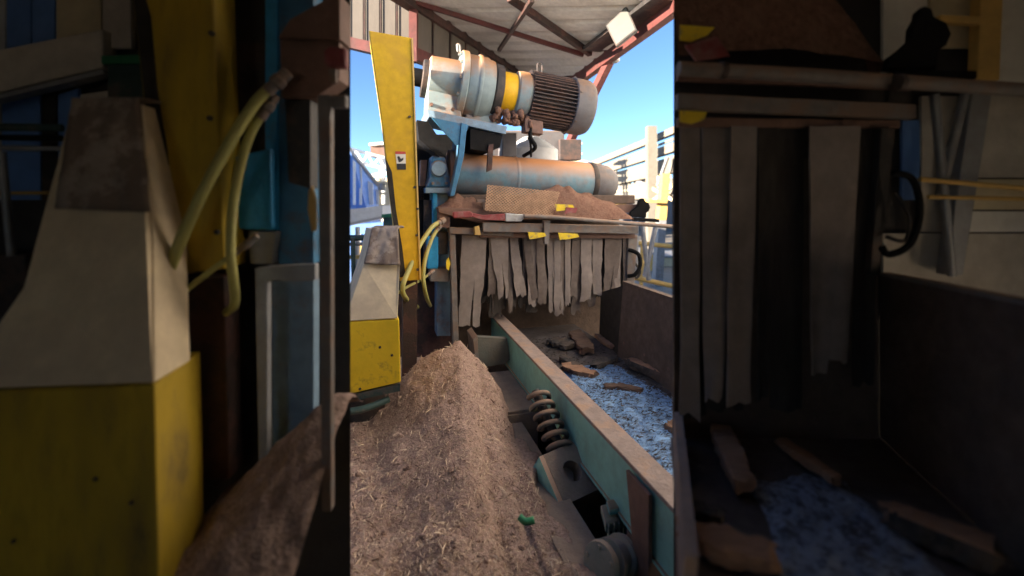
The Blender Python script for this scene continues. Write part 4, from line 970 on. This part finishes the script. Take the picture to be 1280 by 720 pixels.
# fibre heap inside
hp = MB(); rows = []
for j in range(70):
    y = 1.08+.58*j/69; row = []
    for i in range(70):
        x = -1.02+.475*i/69
        z = -.66-max(0, math.hypot((x+.585), (y-1.52)*.8)-.03)*.95
        z += .03*noise.noise(V((x*6, y*6, 3)))+.014*noise.noise(V((x*16, y*16, 4)))+.007*noise.noise(V((x*40, y*40, 4)))
        row.append(V((x, y, max(z, -1.66))))
    rows.append(row)
hp.grid(rows)
tag(hp.build('fibre_heap', M['fibre'], smooth=4), 'unlit steep fibre heap inside the shed piled against the left door jamb', 'heap')
# against the left wall: pale duct, cladding, railing, cabinet
idt = thing('sloping_duct', P(60, 120, 1.6), 'unlit pale sheet metal duct sloping up along the wall at far left', 'duct')
pp_([(-80, 78, 1.55), (128, 36, 1.62), (129, 84, 1.62), (-80, 134, 1.55)], .06, 'duct_side', 'shedpale', idt)
pp_([(-80, 136, 1.54), (129, 86, 1.61), (129, 92, 1.61), (-80, 142, 1.54)], .05, 'duct_edge', 'galv', idt)
ib = thing('panel_rack', P(60, 20, 1.66), 'unlit rack of blue and pale wall panels at the top left corner of the shed', 'rack')
for x0, x1, m in ((-80, -12, 'bluewall'), (-10, 6, 'palewall'), (8, 38, 'bluewall'), (40, 68, 'bluewall'), (70, 126, 'cream'), (128, 164, 'shedpale')):
    pp_([(x0, -190, 1.655), (x1, -190, 1.655), (x1, 66 if x0 < 120 else 60, 1.655), (x0, 66 if x0 < 120 else 60, 1.655)], .02, 'panel', m, ib, .002)
il2 = thing('wall_lining', P(60, 220, 1.66), 'unlit pale lining boards with blue panel below the sloping duct', 'wall lining')
for x0, x1, m in ((-80, 0, 'shedpale'), (2, 50, 'bluewall'), (52, 70, 'dark'), (72, 98, 'bluewall'), (100, 160, 'shedpale')):
    pp_([(x0, 118, 1.67), (x1, 110, 1.67), (x1, 250, 1.67), (x0, 250, 1.67)], .012, 'board', m, il2, .002)
ic = thing('green_cabinet', P(150, 100, 1.6), 'unlit green wall cabinet inside the shed beside the blackened guard', 'cabinet')
pp_([(134, 80, 1.6), (182, 80, 1.6), (182, 124, 1.6), (134, 124, 1.6)], .05, 'body', 'railgreen', ic)
pp_([(126, 69, 1.595), (184, 68, 1.595), (184, 79, 1.595), (126, 80, 1.595)], .06, 'lid', 'greenbox', ic)
ir = thing('guard_railing', P(30, 300, 1.4), 'unlit grey pipe railing inside the shed at the far left edge', 'railing')
for y, r, m in ((160, .013, 'railgreen'), (173, .010, 'black'), (186, .009, 'galv')): MB().tube([P(-60, y-2, 1.42), P(78, y, 1.5)], r, 10, 0).build('rail', M[m], ir, smooth=1)
MB().tube([P(-60, 242, 1.5), P(60, 241, 1.55)], .006, 8, 0).build('chain_bar', M['ochre'], ir, smooth=1)
for x in (2,): MB().tube([P(x, 190, 1.44), P(x+12, 320, 1.44)], .011, 8, 0).build('post', M['galv'], ir, smooth=1)
pp_([(-60, 320, 1.5), (32, 318, 1.5), (30, 500, 1.5), (-60, 500, 1.5)], .1, 'kick_plate', 'dark', ir)

# ================================================================== INSIDE THE SHED, right of the doorway: a second infeed
rg = thing('infeed_gate', P(980, 500, 1.5), 'unlit second infeed gate inside the shed with wide hanging strips right of the doorway', 'gate')
pp_([(848, 116, 1.46), (1146, 130, 1.56), (1146, 148, 1.56), (848, 136, 1.46)], .04, 'cross_bar', 'steel', rg)
pp_([(848, 146, 1.5), (1126, 150, 1.6), (1126, 160, 1.6), (848, 158, 1.5)], .03, 'strip_clamp', 'rustplate', rg)
pp_([(848, 84, 1.54), (1146, 96, 1.6), (1146, 112, 1.6), (848, 100, 1.54)], .03, 'gate_ledge', 'rustplate', rg)
pp_([(850, 31, 1.5), (894, 34, 1.5), (884, 44, 1.5), (864, 52, 1.5), (850, 50, 1.5)], .004, 'caution_tag', 'paper_yellow', rg, 0)
pp_([(850, 138, 1.445), (884, 140, 1.445), (880, 150, 1.445), (864, 155, 1.445), (850, 152, 1.445)], .004, 'caution_tag', 'paper_yellow', rg, 0)
pp_([(856, 56, 1.49), (896, 44, 1.49), (914, 70, 1.49), (870, 76, 1.49)], .012, 'red_plate', 'red', rg)
pp_([(1102, 160, 1.56), (1120, 160, 1.57), (1098, 345, 1.57), (1088, 345, 1.56)], .03, 'leg', 'dark', rg)
def dstrip(x0, x1, b0, b1, yb, d, m):
    b = MB(); rows = []; ph = rnd.random()*9; n = 16
    for j in range(n+1):
        v = j/n; y = 158+(yb-158)*v; row = []
        for i in range(5):
            u = i/4; l = x0+(b0-x0)*v; r = x1+(b1-x1)*v
            p = P(l+(r-l)*u+3*noise.noise(V((ph, v*4, u*2)))*v, y+(8*noise.noise(V((ph, u*5, 1))) if j == n else 0), d)
            p.y -= .012*math.sin(u*PI+ph)*(.3+v)
            row.append(p)
        rows.append(row)
    b.grid(rows); o = b.build('curtain_strip', M[m], rg, smooth=4)
    q = o.modifiers.new('t', 'SOLIDIFY'); q.thickness = .006
    es = o.modifiers.new('crisp', 'EDGE_SPLIT'); es.split_angle = math.radians(45)
for x0, x1, b0, b1, yb, d, m in ((850, 874, 852, 872, 520, 1.54, 'strip'), (877, 912, 882, 900, 500, 1.55, 'strip'), (912, 946, 905, 940, 505, 1.53, 'strip'), (946, 972, 944, 962, 500, 1.56, 'strip_dark'),
                                 (966, 1004, 962, 1000, 510, 1.6, 'strip_dark'), (1010, 1064, 1012, 1034, 470, 1.55, 'strip'), (1040, 1074, 1036, 1056, 450, 1.57, 'strip'), (1066, 1100, 1062, 1094, 480, 1.61, 'strip_dark'),
                                 (888, 930, 886, 930, 510, 1.61, 'strip_dark'), (850, 886, 852, 884, 520, 1.62, 'strip_dark')):
    dstrip(x0, x1, b0, b1, yb, d, m)
rh2 = thing('handrail', P(1080, 100, 1.42), 'unlit long grey pipe rail inside the shed running over the second gate', 'rail')
MB().tube([P(848, 86, 1.38), P(1000, 94, 1.40), P(1150, 104, 1.43), P(1330, 116, 1.46)], .023, 12, 4).build('pipe', M['steel'], rh2, smooth=1)
for x, y in ((900, 88), (1120, 103)):
    MB().cyl(P(x, y, 1.385), P(x+6, y+.4, 1.387), .027, .027, 12).build('clamp_ring', M['dark'], rh2, smooth=.6)
mo = MB(); rows = []
for j in range(26):
    v = j/25; row = []
    for i in range(50):
        u = i/49
        q = P(848, 86, 1.52).lerp(P(1118, 84, 1.56), u)+V((0, .11*v, 0))
        q.z += .50*max(0, math.sin(PI*(.22+.78*u)))**.7*math.sin(PI*(.04+.46*v))*(1+.25*noise.noise(V((u*5, v*2, 7)))+.08*noise.noise(V((u*16, v*7, 7))))
        row.append(q)
    rows.append(row)
mo.grid(rows)
tag(mo.build('sawdust_mound', M['mound'], smooth=4), 'unlit high brown sawdust mound inside the shed above the second gate', 'mound')
rt2 = thing('feed_trough', P(1050, 700, 1.3), 'unlit dark steel feed trough inside the shed below the wide strips', 'conveyor')
rt_z = -.86
MB().prism([V((.575, 1.64, rt_z)), V((1.33, 1.64, rt_z)), V((1.16, .95, rt_z)), V((.36, .95, rt_z))], (0, 0, -.02)).build('deck', M['deck'], rt2)
MB().prism([V((1.335, 1.64, rt_z)), V((1.335, 1.64, -.275)), V((1.19, .95, -.245)), V((1.165, .95, rt_z))], (.025, 0, 0)).build('side_wall', M['trough'], rt2)
MB().prism([V((1.33, 1.64, -.274)), V((1.37, 1.64, -.274)), V((1.225, .95, -.244)), V((1.185, .95, -.244))], (0, 0, .012)).build('wall_cap', M['steel'], rt2)
MB().prism([V((.568, 1.6, -.865)), V((.574, 1.6, -.75)), V((.365, .95, -.75)), V((.352, .95, -.865))], (.028, 0, 0)).build('near_side', M['flange'], rt2)
for x, y in ((.6, 1.55), (1.3, 1.55), (.42, 1.0), (1.15, 1.0)):
    MB().box(x-.03, x+.03, y-.03, y+.03, FL+.002, rt_z-.021).build('leg', M['darkred'], rt2)
MB().prism([V((.585, 1.63, rt_z)), V((1.32, 1.63, rt_z)), V((1.32, 1.63, .15)), V((.585, 1.63, .15))], (0, .02, 0)).build('mouth_plate', M['trough'], rt2)
fb = MB(); rows = []
for j in range(30):
    y = .97+.42*j/29; row = []
    for i in range(30):
        x0 = .60+.30*(y-.95)+.07*noise.noise(V((y*7, 1, 1))); x1 = .99+.06*(y-.95)+.06*noise.noise(V((y*7, 5, 1)))
        x = x0+(x1-x0)*i/29; ed = min(1, min(i, 29-i)/3)*min(1, (29-j)/6)
        row.append(V((x, y+.09*noise.noise(V((x*6, 3, 3)))*(j/29)+.03*noise.noise(V((x*23, 3, 3)))*(j/29), rt_z+.001+.012*ed+.008*ed*noise.noise(V((x*20, y*20, 0)))+.004*ed*noise.noise(V((x*60, y*60, 0))))))
    rows.append(row)
fb.grid(rows)
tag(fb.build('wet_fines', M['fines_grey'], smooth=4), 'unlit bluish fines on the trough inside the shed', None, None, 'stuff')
def dk2(px, py): return dk(px, py, rt_z+.012)
gk = 'bark slabs inside the shed'
bark(dk2(900, 545), dk2(930, 618), .075, .05, 'barkpale', 'unlit pale split log standing lengthways at the foot of the strips', 21, None, 0, gk)
bark(dk2(974, 556), dk2(1046, 606), .045, .03, 'barkpale', 'unlit narrow reddish bark strip in the middle of the shed trough', 22, None, 0, gk)
bark(dk2(1108, 655), dk2(1250, 715), .075, .06, 'barkdark', 'unlit charred slab with pale edge on the shed trough fines', 23, 'barkpale', 0, gk)
bark(dk2(850, 672), dk2(968, 708), .085, .04, 'barkpale', 'unlit broad tan bark slab at the near left corner of the shed trough', 24, None, .01, gk)
bark(dk2(858, 640), dk2(905, 655), .05, .03, 'barkdark', 'unlit black bark flake behind the broad tan slab', 25, None, 0, gk)
# far right corner
rl = thing('wall_lining', P(1200, 200, 1.66), 'unlit pale boards lining the shed wall at the far right', 'wall lining')
for x0, x1, y0, y1, m in ((1104, 1160, -190, 90, 'white'), (1162, 1220, -190, 60, 'cream'), (1222, 1400, -190, 112, 'white'), (1128, 1150, 150, 250, 'bluewall'), (1152, 1210, 120, 290, 'shedpale'), (1212, 1400, 118, 222, 'shedpale'), (1212, 1400, 224, 262, 'cream'), (1104, 1400, 292, 400, 'shedpale'), (1212, 1400, 264, 290, 'white')):
    pp_([(x0, y0, 1.67), (x1, y0, 1.67), (x1, y1, 1.67), (x0, y1, 1.67)], .014, 'board', m, rl, .002)
ro2 = thing('ochre_column', P(1240, 300, 1.62), 'unlit ochre and grey steel column inside the shed at the far right', 'column')
pp_([(1234, -190, 1.6), (1262, -190, 1.6), (1250, 100, 1.6), (1222, 100, 1.6)], .04, 'shaft', 'ochre', ro2)
pp_([(1218, 101, 1.6), (1243, 101, 1.6), (1204, 344, 1.6), (1182, 344, 1.6)], .04, 'base_leg', 'galv', ro2)
pp_([(1176, 18, 1.59), (1233, 20, 1.59), (1233, 30, 1.59), (1176, 28, 1.59)], .03, 'bracket_arm', 'ochre', ro2)
for a1, b1 in (((1168, 118, 1.58), (1190, 345, 1.58)), ((1206, 118, 1.59), (1174, 250, 1.59))):
    MB().tube([P(*a1), P(*b1)], .014, 8, 0).build('brace', M['galv'], ro2, smooth=1)
ry = thing('yellow_railing', P(1220, 240, 1.6), 'unlit thin yellow rail inside the shed crossing the ochre column', 'railing')
MB().tube([P(1150, 224, 1.55), P(1330, 240, 1.55)], .009, 8, 0).build('rail', M['ochre'], ry, smooth=1)
MB().tube([P(1160, 246, 1.56), P(1330, 250, 1.56)], .007, 8, 0).build('rail', M['ochre'], ry, smooth=1)
rc = thing('black_clamp', P(1150, 90, 1.5), 'unlit black pivot clamp inside the shed above the end of the pipe rail', 'clamp')
MB().prism(S([(1108, 85, 1.5), (1112, 70, 1.5), (1128, 58, 1.5), (1139, 48, 1.5), (1140, 32, 1.5), (1147, 20, 1.5), (1149, 10, 1.5), (1157, 7, 1.5), (1165, 10, 1.5), (1168, 20, 1.5), (1184, 28, 1.5), (1190, 42, 1.5), (1184, 56, 1.5), (1174, 62, 1.5), (1172, 86, 1.5)]), V((.02, .05, 0))).build('body', M['black'], rc, bevel=.006)
pp_([(1120, 86.5, 1.495), (1222, 88, 1.495), (1222, 98, 1.495), (1120, 95, 1.495)], .05, 'base_bar', 'black', rc)
tag(MB().tube([P(1116, 216, 1.5), P(1140, 224, 1.49), P(1150, 262, 1.48), P(1138, 304, 1.48), P(1112, 318, 1.49), P(1102, 308, 1.5)], .0115, 8, 8).build('cable_loop', M['black'], smooth=4), 'unlit thick black cable looping beside the shed gate leg', 'cable')
tag(MB().tube([P(1118, 240, 1.52), P(1136, 270, 1.52), P(1132, 300, 1.52), P(1108, 296, 1.52)], .007, 8, 8).build('cable_loop', M['dark'], smooth=4), 'unlit thin cable inside the shed behind the thick loop', 'cable')


# ================================================================== light, sky, camera
w = bpy.data.worlds.new('World'); SC.world = w; w.use_nodes = True
nt = w.node_tree; bgn = nt.nodes['Background']
sky = nt.nodes.new('ShaderNodeTexSky'); sky.sky_type = 'NISHITA'; sky.sun_disc = False
EL, AZ = math.radians(13), math.radians(240)
sky.sun_elevation = EL; sky.sun_rotation = AZ; sky.air_density = 1.0; sky.dust_density = .25; sky.ozone_density = 3.5; sky.altitude = 1500; sky.air_density = .8
nt.links.new(sky.outputs[0], bgn.inputs[0]); bgn.inputs[1].default_value = .05
sd = bpy.data.lights.new('sun', 'SUN'); sd.energy = 4.0; sd.angle = math.radians(.53); sd.color = (1, .84, .66)
so_ = bpy.data.objects.new('sun', sd); COL.objects.link(so_)
dirv = V((math.sin(AZ)*math.cos(EL), math.cos(AZ)*math.cos(EL), math.sin(EL)))
so_.rotation_euler = dirv.to_track_quat('Z', 'Y').to_euler(); so_.location = (0, 0, 12)
cd = bpy.data.cameras.new('camera'); cam = bpy.data.objects.new('camera', cd); COL.objects.link(cam); SC.camera = cam
cam.rotation_euler = (PI/2, 0, 0); cd.sensor_width = 36; cd.lens = 36*FPX/1280; cd.shift_y = -(360-HY)/1280
cd.dof.use_dof = True; cd.dof.focus_distance = 3.5; cd.dof.aperture_fstop = .9
cd.clip_start = .02; cd.clip_end = 3000
vs = SC.view_settings; vs.view_transform = 'Standard'; vs.look = 'None'; vs.gamma = 1; vs.use_curve_mapping = False; vs.exposure = 2.82
SC.cycles.use_denoising = True
SC.cycles.max_bounces = 10; SC.cycles.diffuse_bounces = 6
SC.cycles.sample_clamp_indirect = 6
